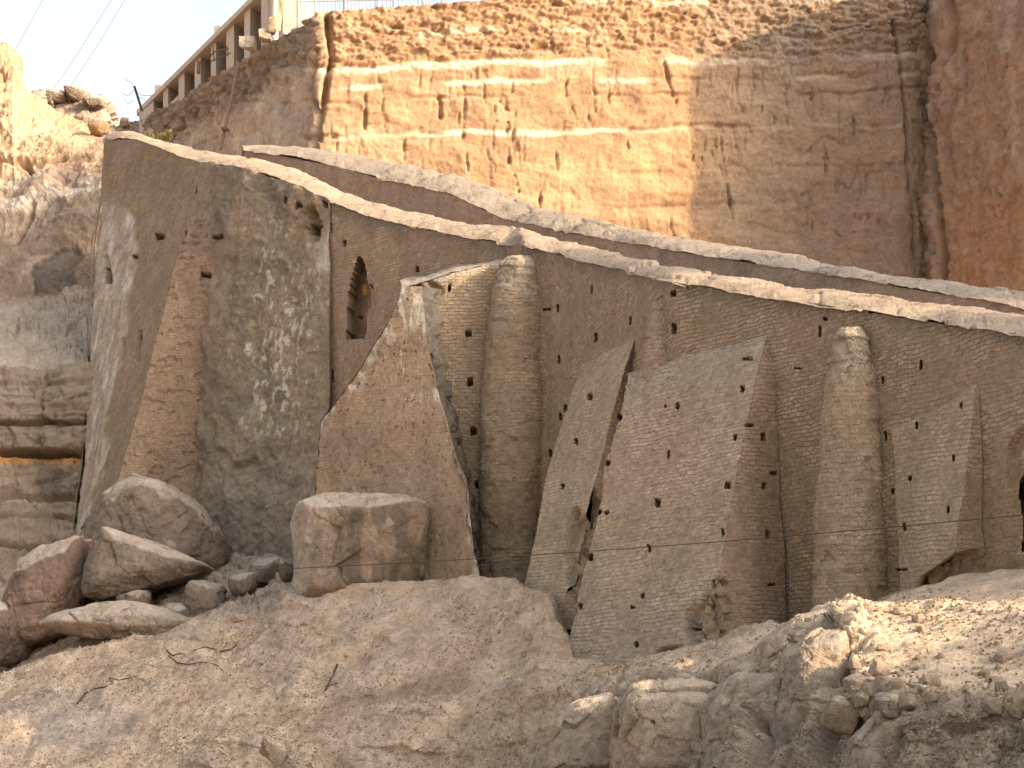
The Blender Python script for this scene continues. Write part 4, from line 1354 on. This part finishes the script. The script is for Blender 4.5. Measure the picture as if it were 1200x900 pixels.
def outline_rock(label, pts, Y, depth, seed, base, dust, rough=.05, sharp=34, tint=None, nplanes=7, front=-.35, name='boulder', cat='boulder', sub=6):
    """rock bounded by the planes of a convex outline (photo pixels at distance Y), a front, a back and a few random cuts"""
    D, Fc = ICO[sub]
    r_ = np.random.default_rng(seed)
    p = np.array(pts, float)
    c = p.mean(0)
    q = np.stack([(p[:, 0] - c[0]) / F * Y, -(p[:, 1] - c[1]) / F * Y], 1)
    acc = np.zeros(len(D))
    n_ = len(q)
    area = 0.5 * sum(q[k][0] * q[(k + 1) % n_][1] - q[(k + 1) % n_][0] * q[k][1] for k in range(n_))
    if area < 0: q = q[::-1]
    for k in range(n_):
        a, b = q[k], q[(k + 1) % n_]
        e = b - a; L = np.hypot(*e)
        if L < 1e-6: continue
        nx, nz = e[1] / L, -e[0] / L
        d = a[0] * nx + a[1] * nz
        acc += np.maximum((D[:, 0] * nx + D[:, 2] * nz) / d, 0) ** sharp
        for ny, f_ in ((-.75, .80), (.75, .80)):
            v = np.array([nx, ny * r_.uniform(.7, 1.3), nz]); l = np.linalg.norm(v); v /= l
            dd = (d + abs(v[1] * l) * depth / 2) / l * f_ * r_.uniform(.94, 1.06)
            acc += np.maximum(D @ v / dd, 0) ** sharp
    for sgn in (-1, 1):
        for _ in range(2):
            v = np.array([r_.uniform(-.3, .3), sgn, r_.uniform(-.05, .35)]); v /= np.linalg.norm(v)
            acc += np.maximum(D @ v / (depth / 2), 0) ** sharp
    V = D * (acc ** (-1 / sharp))[:, None]
    s_ = math.sqrt(abs(area)) / 2
    off = seed * 3.7
    t = V / s_
    nn = D.copy(); nn[:, 1] *= .8
    h = rough * s_ * (1.2 * fbm(t * 1.2 + off, 4) + 1.4 * facets(t * 1.4 + off, 81) + .45 * facets(t * 4 + off, 82) + .7 * fbm(t * 5 + off, 4, .6))
    W = V + D * h[:, None]
    # true facing from the sheet of triangles
    Vs_ = V + D * (rough * s_ * 1.2 * fbm(t * 1.2 + off, 3))[:, None]
    fn = np.cross(Vs_[Fc[:, 1]] - Vs_[Fc[:, 0]], Vs_[Fc[:, 2]] - Vs_[Fc[:, 0]])
    vn = np.zeros_like(W)
    for k in range(3): np.add.at(vn, Fc[:, k], fn)
    vn /= np.linalg.norm(vn, axis=1)[:, None] + 1e-12
    C = rgba(len(W), base, 1)
    f = fbm(t * 1.2 + off, 4)
    C = mixc(C, sstep(.0, .4, f) * .6, np.array(base) * .7); C = mixc(C, sstep(.1, .4, -f) * .5, np.array(base) * np.array([1.2, 1.05, .92]))
    C = mixc(C, sstep(.15, .35, fbm(t * 2.6 + off + 40, 4)) * .5, np.array(base) * .55)
    C = mixc(C, sstep(.36, .44, fbm(t * 4 + off + 70, 3)) * .6, np.array(dust) * np.array([1.05, .97, .8]))
    if tint is not None: C = tint(W, vn, C, t + off)
    C = mixc(C, sstep(.50, .66, vn[:, 2] + .30 * fbm(t * 1.8 + off, 4)) * .9, dust)
    o = link(name, make_mesh(name, W, Fc, C), M_rock)
    o.location = P(c[0], c[1], Y)
    return tag(o, label, cat)


DUST = (0.46, 0.37, 0.285)
outline_rock('large squared fallen block with dark streaks at the foot of the eroded buttress', [(343, 605), (352, 588), (400, 581), (472, 582), (504, 594), (510, 610), (500, 655), (492, 705), (420, 715), (345, 705)], 59.3, 3.4, 21, (0.30, 0.215, 0.145), DUST, tint=streaks, rough=.045)
outline_rock('big peaked boulder with a dusty pale crown leaning on the brick buttress', [(96, 650), (112, 606), (138, 572), (162, 560), (188, 567), (228, 590), (262, 630), (268, 662), (240, 700), (110, 700)], 69.8, 4.6, 4, (0.235, 0.175, 0.13), DUST, rough=.06)
outline_rock('undercut grey boulder with a flat dusty top in front of the peaked one', [(104, 700), (106, 655), (122, 622), (152, 622), (192, 640), (236, 654), (248, 664), (226, 680), (170, 695), (128, 707)], 66.0, 3.6, 9, (0.235, 0.18, 0.135), DUST, rough=.05)
outline_rock('reddish brown split rock left of the undercut boulder', [(-4, 742), (10, 705), (24, 662), (58, 641), (103, 630), (107, 700), (78, 748), (30, 760)], 67.0, 3.6, 15, (0.235, 0.158, 0.118), DUST, rough=.055)
outline_rock('long flat slab lying below the undercut boulder', [(50, 734), (66, 722), (108, 711), (150, 705), (192, 711), (236, 730), (222, 744), (150, 752), (88, 746)], 64.0, 3.4, 33, (0.33, 0.26, 0.195), (0.45, 0.365, 0.285), rough=.06)
# bedrock outcrop breaking out of the slope at the lower right
BED = (0.40, 0.315, 0.235)
BD2 = (0.50, 0.395, 0.295)
outline_rock('low rounded bedrock hump at the left end of the outcrop', [(622, 905), (640, 850), (676, 822), (716, 812), (740, 850), (744, 925), (640, 930)], 44.00, 3.2, 301, BED, BD2, rough=.065, name='outcrop_rock', cat='rock')
outline_rock('broad pale bedrock face below the gravel path', [(716, 925), (718, 832), (742, 800), (800, 794), (842, 806), (850, 860), (838, 930)], 42.40, 3.2, 305, (0.43, 0.33, 0.24), BD2, rough=.07, name='outcrop_rock', cat='rock')
outline_rock('cracked grey bedrock face in the middle of the outcrop', [(820, 930), (826, 830), (856, 792), (905, 786), (932, 810), (936, 880), (920, 935)], 40.30, 3.0, 309, BED, BD2, rough=.065, name='outcrop_rock', cat='rock')
outline_rock('tall dark bedrock block below the corner of the bright ledge', [(905, 935), (902, 840), (920, 770), (952, 742), (984, 738), (992, 790), (988, 930)], 38.60, 2.8, 313, (0.36, 0.285, 0.215), BD2, rough=.065, name='outcrop_rock', cat='rock')
outline_rock('upper bedrock knob joining the slope to the bright ledge', [(880, 800), (895, 752), (930, 726), (966, 712), (988, 722), (985, 790), (930, 815)], 40.80, 2.6, 317, (0.42, 0.325, 0.235), BD2, rough=.065, name='outcrop_rock', cat='rock')
outline_rock('bedrock shoulder under the lip of the bright ledge', [(985, 935), (990, 868), (1014, 838), (1062, 828), (1100, 842), (1108, 935)], 35.40, 2.4, 321, (0.40, 0.31, 0.23), BD2, rough=.065, name='outcrop_rock', cat='rock')
outline_rock('low bedrock shoulder in the bottom right corner', [(1090, 940), (1100, 862), (1140, 842), (1200, 834), (1260, 850), (1260, 940)], 34.00, 2.4, 325, (0.42, 0.32, 0.235), BD2, rough=.065, name='outcrop_rock', cat='rock')
boulder('small brown stone wedged under the undercut boulder', 138, 176, 692, 722, 65.0, 1.0, 41, sub=5, base=(0.30, 0.215, 0.155))
boulder('pale lumpy rock right of the undercut boulder', 212, 268, 678, 745, 64.6, 2.0, 52, sub=5, sharp=8, rough=.09, base=(0.40, 0.30, 0.22))
boulder('dark rounded rock in the hollow between slab and lumpy rock', 190, 224, 706, 738, 64.0, 1.3, 61, sub=5, sharp=10, base=(0.27, 0.22, 0.175))
boulder('grey wedge of rock below the plastered bay', 292, 334, 654, 686, 65.0, 1.6, 73, sub=5, sharp=12, base=(0.35, 0.285, 0.225))
boulder('brown broken rock at the bottom of the left ledges', -30, 38, 700, 782, 66.2, 2.6, 88, sub=5, sharp=12, rough=.08, base=(0.265, 0.19, 0.145))
boulder('low dusty rock in front of the plastered bay', 268, 300, 672, 700, 64.2, 1.4, 92, sub=5, base=(0.38, 0.30, 0.235))
boulder('dark stone at the left foot of the squared block', 326, 349, 655, 682, 61.0, .9, 97, sub=5, base=(0.24, 0.195, 0.155))
boulder('pale stone perched on the slope beside the broad buttress', 889, 899, 738, 750, 45.5, .25, 101, sub=3, base=(0.47, 0.38, 0.28), name='stone', cat='stone')
boulder('flat triangular slab half buried in the gravel at the bottom', 305, 338, 868, 892, 51.7, .7, 108, sub=5, sharp=20, nplanes=5, base=(0.45, 0.34, 0.25), tilt=.5)
boulder('jutting sunlit rock at the corner of the bright ledge', 966, 1004, 815, 858, 35.4, .7, 113, sub=5, sharp=14, base=(0.47, 0.35, 0.235), tilt=.3)
boulder('angular dark rock on the lip below the bright ledge', 1022, 1064, 812, 846, 34.6, .6, 119, sub=5, sharp=18, base=(0.36, 0.28, 0.21))

# loose stones on the slope: each its own object, sharing a few meshes
proto = [rock_mesh('stone', 1, .8, .7, 300 + k, sub=3, sharp=60, nplanes=9, rough=.05) for k in range(5)]
for p_ in proto:
    p_.materials.append(M_stone)
spots = []
for k in range(150):
    t = random.random()
    if t < .38: px, py = random.uniform(985, 1195), random.gauss(815, 16)
    elif t < .52: px, py = random.uniform(960, 1190), random.uniform(708, 800)
    elif t < .75: px, py = random.uniform(190, 360), random.uniform(672, 745)
    else: px, py = random.uniform(20, 960), random.uniform(760, 893)
    spots.append((px, py))
for (px, py) in spots:
    g, nrm = ground_at(px, py)
    s = random.choice([.04, .05, .06, .08, .1, .15]) * (1.2 if px > 960 or py < 750 else .7)
    o = bpy.data.objects.new('stone', random.choice(proto))
    COL.objects.link(o)
    o.location = (g[0], g[1], g[2] + s * .25)
    o.scale = (s, s, s)
    o.rotation_euler = (random.uniform(-.4, .4), random.uniform(-.4, .4), random.uniform(0, 6.28))
    tag(o, 'small loose dusty stone lying on the rubble slope below the wall', 'stone', 'loose stones on the slope')

# gravel: nobody could count it
sel = np.where((GPX > -20) & (GPX < 1220) & (GPY > 690) & (GPY < 905) & (GW[:, 1] > 25))[0]
dens = np.clip(fbm(GW[sel] * .5, 3, off=13) + .25, .03, 1)
pick = rng.choice(sel, 15000, replace=False, p=dens / dens.sum())
dv, df = ICO[1]
dv = dv[:42]
Vs, Fs = [], []
for k, i in enumerate(pick):
    s = rng.uniform(.012, .038) * (1.7 if rng.random() < .10 else 1)
    a = rng.normal(size=(3, 3)); a, _ = np.linalg.qr(a)
    Vs.append((dv * np.array([1, .8, .6]) * rng.uniform(.7, 1.2, (len(dv), 1))) @ a * s + GW[i] + np.array([rng.uniform(-.03, .03), 0, s * .3]))
    Fs.append(df + k * len(dv))
tag(link('gravel', make_mesh('gravel', np.concatenate(Vs), np.concatenate(Fs), None, None, False), M_gravel), kind='stuff')


# ------------------------------------------------------------------ tubes, boxes
def tube_mesh(name, pts, rad, seg=8):
    pts = [Vector(p) for p in pts]
    rads = rad if isinstance(rad, (list, tuple)) else [rad] * len(pts)
    V, Q = [], []
    for i, p in enumerate(pts):
        d = (pts[min(i + 1, len(pts) - 1)] - pts[max(i - 1, 0)]).normalized()
        a = d.cross(Vector((0.13, 0.91, 0.39))).normalized(); b = d.cross(a)
        for k in range(seg):
            t = 2 * math.pi * k / seg
            V.append(p + (a * math.cos(t) + b * math.sin(t)) * rads[i])
    for i in range(len(pts) - 1):
        for k in range(seg):
            Q.append((i * seg + k, i * seg + (k + 1) % seg, (i + 1) * seg + (k + 1) % seg, (i + 1) * seg + k))
    return [tuple(v) for v in V], Q


def tube(name, pts, rad, mat, parent=None, seg=8):
    V, Q = tube_mesh(name, pts, rad, seg)
    return link(name, make_mesh(name, V, Q), mat, parent)


def tubes(name, lst, mat, parent=None, seg=6):
    V, Q = [], []
    for pts, r in lst:
        v, q = tube_mesh(name, pts, r, seg)
        n = len(V); V += v; Q += [tuple(i + n for i in f) for f in q]
    return link(name, make_mesh(name, V, Q), mat, parent)


def prism(a, b, c, d, off):
    """box from a quad face (a,b,c,d) pushed by off"""
    A = [np.array(p, float) for p in (a, b, c, d)]
    B = [p + np.array(off) for p in A]
    V = A + B
    Q = [(0, 1, 2, 3), (7, 6, 5, 4), (0, 4, 5, 1), (1, 5, 6, 2), (2, 6, 7, 3), (3, 7, 4, 0)]
    return V, Q


def solid(name, boxes, mat, parent=None, bevel=0.0):
    V, Q = [], []
    for v, q in boxes:
        n = len(V); V += list(v); Q += [tuple(i + n for i in f) for f in q]
    o = link(name, make_mesh(name, V, Q, smooth=False), mat, parent)
    if bevel:
        m = o.modifiers.new('bevel', 'BEVEL'); m.width = bevel; m.segments = 2
    return o


# ------------------------------------------------------------------ COLONNADE on the skyline
bl = empty('concrete_gallery', (0, 0, 0))
tag(bl, 'pale concrete gallery of square openings stepping down the cliff top', 'building')


def gy(px): return float(np.interp(px, [150, 350], [118, 99]))


def gtop(px): return 122 - (px - 167) * (122 / 123.0)


def gq(x0, x1, d0, d1, dy=0.0):
    return (P(x0, gtop(x0) + d0, gy(x0) + dy), P(x1, gtop(x1) + d0, gy(x1) + dy), P(x1, gtop(x1) + d1, gy(x1) + dy), P(x0, gtop(x0) + d1, gy(x0) + dy))


opens = [(180, 191), (197, 209), (216, 228), (235, 247), (253, 265), (274, 286), (293, 306), (314, 326)]
edges = [163] + [e for o_ in opens for e in o_] + [331]
off = (0.5, 1.3, 0)
solid('beam', [prism(*gq(160, 352, 0, 6.5), off)], M_concrete, bl, .03)
for i in range(0, len(edges), 2):
    solid('pillar', [prism(*gq(edges[i], edges[i + 1], 6.6, 100), off)], M_concrete, bl, .03)
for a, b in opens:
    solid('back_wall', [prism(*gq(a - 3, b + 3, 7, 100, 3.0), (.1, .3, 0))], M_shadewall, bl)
for a, b in ((180, 191), (197, 209)):
    solid('sill', [prism(*gq(a + .2, b - .2, 31, 80, .25), (.1, .5, 0))], M_concrete, bl)
solid('end_wall', [prism(P(331, -60, 98.6), P(350, -62, 98.9), P(350, 50, 98.9), P(331, 50, 98.6), (.5, 3, 0))], M_concrete, bl, .03)
for px in (184, 254):
    solid('roof_block', [prism(P(px - 3, gtop(px) - 5, gy(px)), P(px + 3, gtop(px) - 6, gy(px)), P(px + 3, gtop(px) + 2, gy(px)), P(px - 3, gtop(px) + 2, gy(px)), (.1, .5, 0))], M_concrete, bl)

# plank and blocks lying in front of the end of the gallery
o = solid('plank', [prism(P(322, 34, 97.6), P(327, 36, 97.6), P(332, -6, 98.3), P(328, -6, 98.3), (.05, .08, 0))], M_wood)
tag(o, 'long weathered plank leaning on the end wall of the gallery', 'plank')
o = boulder('pale squared stone block sitting at the top of the drain pipe', 281, 299, 45, 58, 98.6, .7, 140, sub=5, sharp=44, nplanes=2, base=(0.8, 0.66, 0.5), name='stone_block', cat='stone block')
o = boulder('small pale block between the squared stone and the leaning plank', 303, 318, 36, 48, 98.0, .6, 143, sub=5, sharp=36, nplanes=4, base=(0.7, 0.56, 0.4), name='stone_block', cat='stone block')
o = boulder('tan rubble lump beside the leaning plank', 314, 323, 20, 40, 97.8, .5, 147, sub=3, sharp=8, nplanes=6, base=(0.5, 0.38, 0.25), name='stone', cat='stone')
o = tubes('hand_rail', [([P(246, 66, 102.5), P(252, 60, 102), P(268, 57, 101)], .035), ([P(247, 72, 102.4), P(258, 67, 101.6), P(270, 62, 100.8)], .03), ([P(249, 48, 102.2), P(251, 72, 102.2)], .035), ([P(266, 54, 101), P(267, 66, 101)], .035)], M_rust)
tag(o, 'bent rusty pipe rail in front of the gallery openings', 'hand rail')
tag(tube('post', [P(233, 72, 104.2), P(232.5, 86, 104.2)], .09, M_rust), 'short dark post standing before a middle gallery opening', 'post')

dr = empty('drain_pipe', P(258, 174, 101))
tag(dr, 'rusty drain pipe running down the shaded cliff face from the gallery', 'pipe')
pts = [P(278.5, 72, 99.9), P(277, 84, 99.9), P(272, 112, 100.4), P(266, 140, 100.6), P(258, 176, 100.6)]
o = tube('pipe', pts, .085, plain_mat('pipe_paint', (0.27, 0.19, 0.14), .8), dr); o.location = tuple(-c for c in dr.location)
o = solid('bracket', [prism(P(259, 148.5, 100.2), P(268, 150, 100.2), P(268, 152.5, 100.2), P(259, 151, 100.2), (0, .3, 0))], M_rust, dr); o.location = tuple(-c for c in dr.location)

# steel fence along the cliff top
fn = empty('steel_fence', (0, 0, 0))
tag(fn, 'thin grey steel bar fence standing on the cliff edge', 'fence')
ftop = lambda px: float(interp(px, [(350, 27), (380, 16), (410, 13), (530, 5), (600, 0)]))
fyy = lambda px: float(interp(px, [(350, 97.6), (600, 98.6)]))
for px in (349, 369.5, 404, 461.5, 518, 568):
    tube('post', [P(px, ftop(px) + 8, fyy(px)), P(px, -52, fyy(px))], .055, M_metal, fn)
tubes('bars', [([P(px, ftop(px) + 4, fyy(px)), P(px, -50, fyy(px))], .017) for px in np.arange(352, 600, 4.6)], M_metal, fn)
tubes('rail', [([P(350, y, fyy(350)), P(600, y - 6, fyy(600))], .03) for y in (-48, 2)], M_metal, fn)
for a, b in ((440, 450), (498, 486)):
    tube('brace', [P(a, ftop(a) + 4, fyy(a) - .1), P(b, -30, fyy(b) - .1)], .04, M_metal, fn)

# pole with a few stray wires
po = empty('antenna_pole', P(166, 128, 112))
tag(po, 'leaning dark pole with thin bent aerial wires on the skyline', 'pole')
o = tube('pole', [P(166.5, 130, 112), P(157.5, 101, 112)], .07, M_wire, po); o.location = tuple(-c for c in po.location)
o = tubes('aerial_wires', [([P(158, 104, 112), P(153, 96, 112.2), P(147, 93, 112.4)], .012), ([P(159, 108, 112), P(168, 112, 112), P(179, 112, 112)], .012), ([P(158, 105, 112), P(150, 112, 112), P(144, 110, 112)], .012),
                            ([P(160, 112, 112), P(170, 117, 112)], .012), ([P(157, 117, 112), P(150, 122, 112), P(146, 116, 112)], .012)], M_wire, po); o.location = tuple(-c for c in po.location)

# overhead wires
def sag(a, b, n=20, s=.3):
    a, b = np.array(a), np.array(b)
    return [tuple(a * (1 - t) + b * t - np.array([0, 0, s * 4 * t * (1 - t)])) for t in np.linspace(0, 1, n)]


for (x0, y0, x1, y1, l) in ((70, -42, 8, 74, 'overhead wire nearest the lit rock pillar, apart from the pair'), (150, -34, 54, 116, 'left wire of the close pair crossing the sky'), (168, -38, 76, 110, 'right wire of the close pair crossing the sky')):
    o = tube('overhead_wire', sag(P(x0, y0, 128), P(x1, y1, 150), s=.25), .015, plain_mat('sky_wire', (0.5, 0.49, 0.47), .6), None, 5)
    tag(o, l, 'wire', 'overhead wires in the sky')
o = tube('cable', sag(P(300, 668, 40), P(1330, 590, 33), s=.12, n=30), .008, M_wire, None, 5)
tag(o, 'thin dark cable strung across in front of the buttresses', 'cable')

# ------------------------------------------------------------------ distant outcrop
oc = []
def outcrop():
    G = []
    cols = [20, 38, 45, 60, 75, 90, 105, 118, 128, 133]
    top = [120, 116, 114, 113, 113, 113, 114, 118, 128, 150]
    rows = [[(c, t + 4, 135) for c, t in zip(cols, top)], [(c, t, 126) for c, t in zip(cols, top)], [(c, t + 8, 124.5) for c, t in zip(cols, top)], [(c, 150, 123.5) for c in cols], [(c, 175, 121) for c in cols]]
    g = upsample(np.array([[P(*q) for q in r] for r in rows]), 120, 160)
    V = g.reshape(-1, 3); PX, PY = proj(V)
    nr = gnormals(g).reshape(-1, 3); nr = -nr if nr[:, 1].mean() > 0 else nr
    f1, f2, vv = cells(V * np.array([.7, .7, 1.2]), 8)
    W = V + nr * (1.0 * (vv - .5) + .5 * fbm(V * .6, 4))[:, None]
    C = rgba(len(V), (0.34, 0.26, 0.19), 1)
    C = mixc(C, sstep(0, .3, fbm(V * .5, 3)) * .5, (0.27, 0.21, 0.165))
    tag(link('hill', make_mesh('hill', W, grid_quads(120, 160), C), M_cliff), kind='structure')


outcrop()
for lab, a, b, c, d, s in (('jagged upright rock on top of the distant outcrop', 77, 97, 102, 118, 201), ('blocky pale rock left of the jagged one on the distant outcrop', 58, 78, 107, 121, 202), ('overhanging dark rock at the right end of the distant outcrop', 100, 122, 113, 128, 203), ('flat low rock at the left of the distant outcrop', 38, 64, 114, 127, 205)):
    boulder(lab, a, b, c, d, 124, 1.6, s, sub=5, sharp=16, nplanes=9, rough=.09, base=(0.36, 0.27, 0.19), name='rock', cat='rock')
boulder('tan rounded stone on the ridge beside the end of the wall', 104, 126, 138, 158, 98, 1.2, 208, sub=5, sharp=10, base=(0.48, 0.335, 0.2), name='rock', cat='rock')
boulder('small tan rock on the skyline below the gallery', 140, 151, 138, 150, 115.5, .7, 211, sub=3, sharp=10, base=(0.45, 0.35, 0.25), name='rock', cat='rock')

# dry tuft on the wall
V, Q = [], []
for k in range(260):
    px = random.gauss(188, 7); 
    if px > 205: continue
    b = Vector(P(px, 163, 88.5 + random.uniform(-.5, .5)))
    h = random.uniform(.12, .45) * (1.0 if px < 194 else .6)
    if random.random() < .08: b = Vector(P(198, 166, 88)); h = .9 * random.uniform(.6, 1)
    tip = b + Vector((random.gauss(0, .14), random.gauss(0, .14), h))
    w = Vector((random.gauss(0, 1), random.gauss(0, 1), 0)).normalized() * .03
    m = b.lerp(tip, .6) + Vector((random.gauss(0, .04), 0, .03))
    n = len(V); V += [tuple(b - w * .5), tuple(b + w * .5), tuple(m + w), tuple(tip), tuple(m - w)]
    Q += [(n, n + 1, n + 2, n + 4), (n + 4, n + 2, n + 3, n + 3)]
Q = [q for q in Q if len(set(q)) == 4] 
tag(link('dry_shrub', make_mesh('dry_shrub', V, Q, smooth=False), M_leaf), 'yellow green tuft of dry weeds behind the wall top', 'shrub')

# dry twigs on the mound
TW = [([(91, 827), (100, 815), (110, 809), (125, 806), (132, 802), (128, 797), (140, 799), (150, 796), (158, 793), (168, 799)], 'long crooked dry twig lowest on the mound'),
      ([(195, 765), (202, 770), (210, 767), (216, 769)], 'short dark twig with a hooked end on the mound'),
      ([(196, 771), (204, 775), (206, 779), (220, 780), (238, 778), (252, 780), (262, 789)], 'forked dry twig below the hooked one'),
      ([(226, 764), (240, 760), (254, 764)], 'thin arched twig above the forked one'),
      ([(258, 766), (270, 763), (277, 757)], 'thin curved twig right of the arched one'),
      ([(395, 780), (391, 792), (387, 800), (380, 811), (386, 805), (395, 803)], 'dark upright dead stalk alone on the mound')]
for pts, l in TW:
    q = []
    for px, py in pts:
        g, _ = ground_at(px, py)
        q.append((g[0], g[1], g[2] + random.uniform(.02, .07)))
    o = tube('twig', q, [.021 * (1 - .6 * i / len(q)) * random.uniform(.7, 1.25) for i in range(len(q))], M_twig, None, 6)
    tag(o, l, 'twig', 'dry twigs on the mound')

# ------------------------------------------------------------------ LIGHT, WORLD, CAMERA
s = Vector((math.cos(AZ) * math.cos(EL), -math.sin(AZ) * math.cos(EL), math.sin(EL)))
sun = bpy.data.lights.new('sun', 'SUN')
sun.energy = 2.9
sun.angle = math.radians(0.5)
sun.color = (1.0, 0.76, 0.50)
so = bpy.data.objects.new('sun', sun)
so.rotation_euler = s.to_track_quat('Z', 'Y').to_euler()
COL.objects.link(so)

w = bpy.data.worlds.new('World')
SC.world = w
w.use_nodes = True
nt = w.node_tree
bg = nt.nodes['Background']
sky = nt.nodes.new('ShaderNodeTexSky')
sky.sky_type = 'NISHITA'
sky.sun_disc = False
sky.sun_elevation = EL
sky.sun_rotation = math.atan2(s.x, s.y)
sky.dust_density = 6.0
sky.air_density = 1.0
sky.ozone_density = 1.0
hz = nt.nodes.new('ShaderNodeHueSaturation')        # dusty, nearly white desert sky
hz.inputs['Saturation'].default_value = 0.42
hz.inputs['Value'].default_value = 1.18
nt.links.new(sky.outputs[0], hz.inputs['Color'])
nt.links.new(hz.outputs[0], bg.inputs['Color'])
bg.inputs['Strength'].default_value = 0.15

cam = bpy.data.cameras.new('camera')
cam.sensor_width = 36
cam.lens = 36 * F / 1200
cam.shift_y = (HY - 450) / 1200
cam.clip_start = 0.5
cam.clip_end = 3000
co = bpy.data.objects.new('camera', cam)
co.rotation_euler = (math.radians(90), 0, 0)
COL.objects.link(co)
SC.camera = co

SC.render.engine = 'CYCLES'
SC.cycles.max_bounces = 5
SC.cycles.diffuse_bounces = 4
SC.view_settings.view_transform = 'Standard'
SC.view_settings.look = 'None'
SC.view_settings.gamma = 1.0
SC.view_settings.use_curve_mapping = False
SC.view_settings.exposure = 1.33
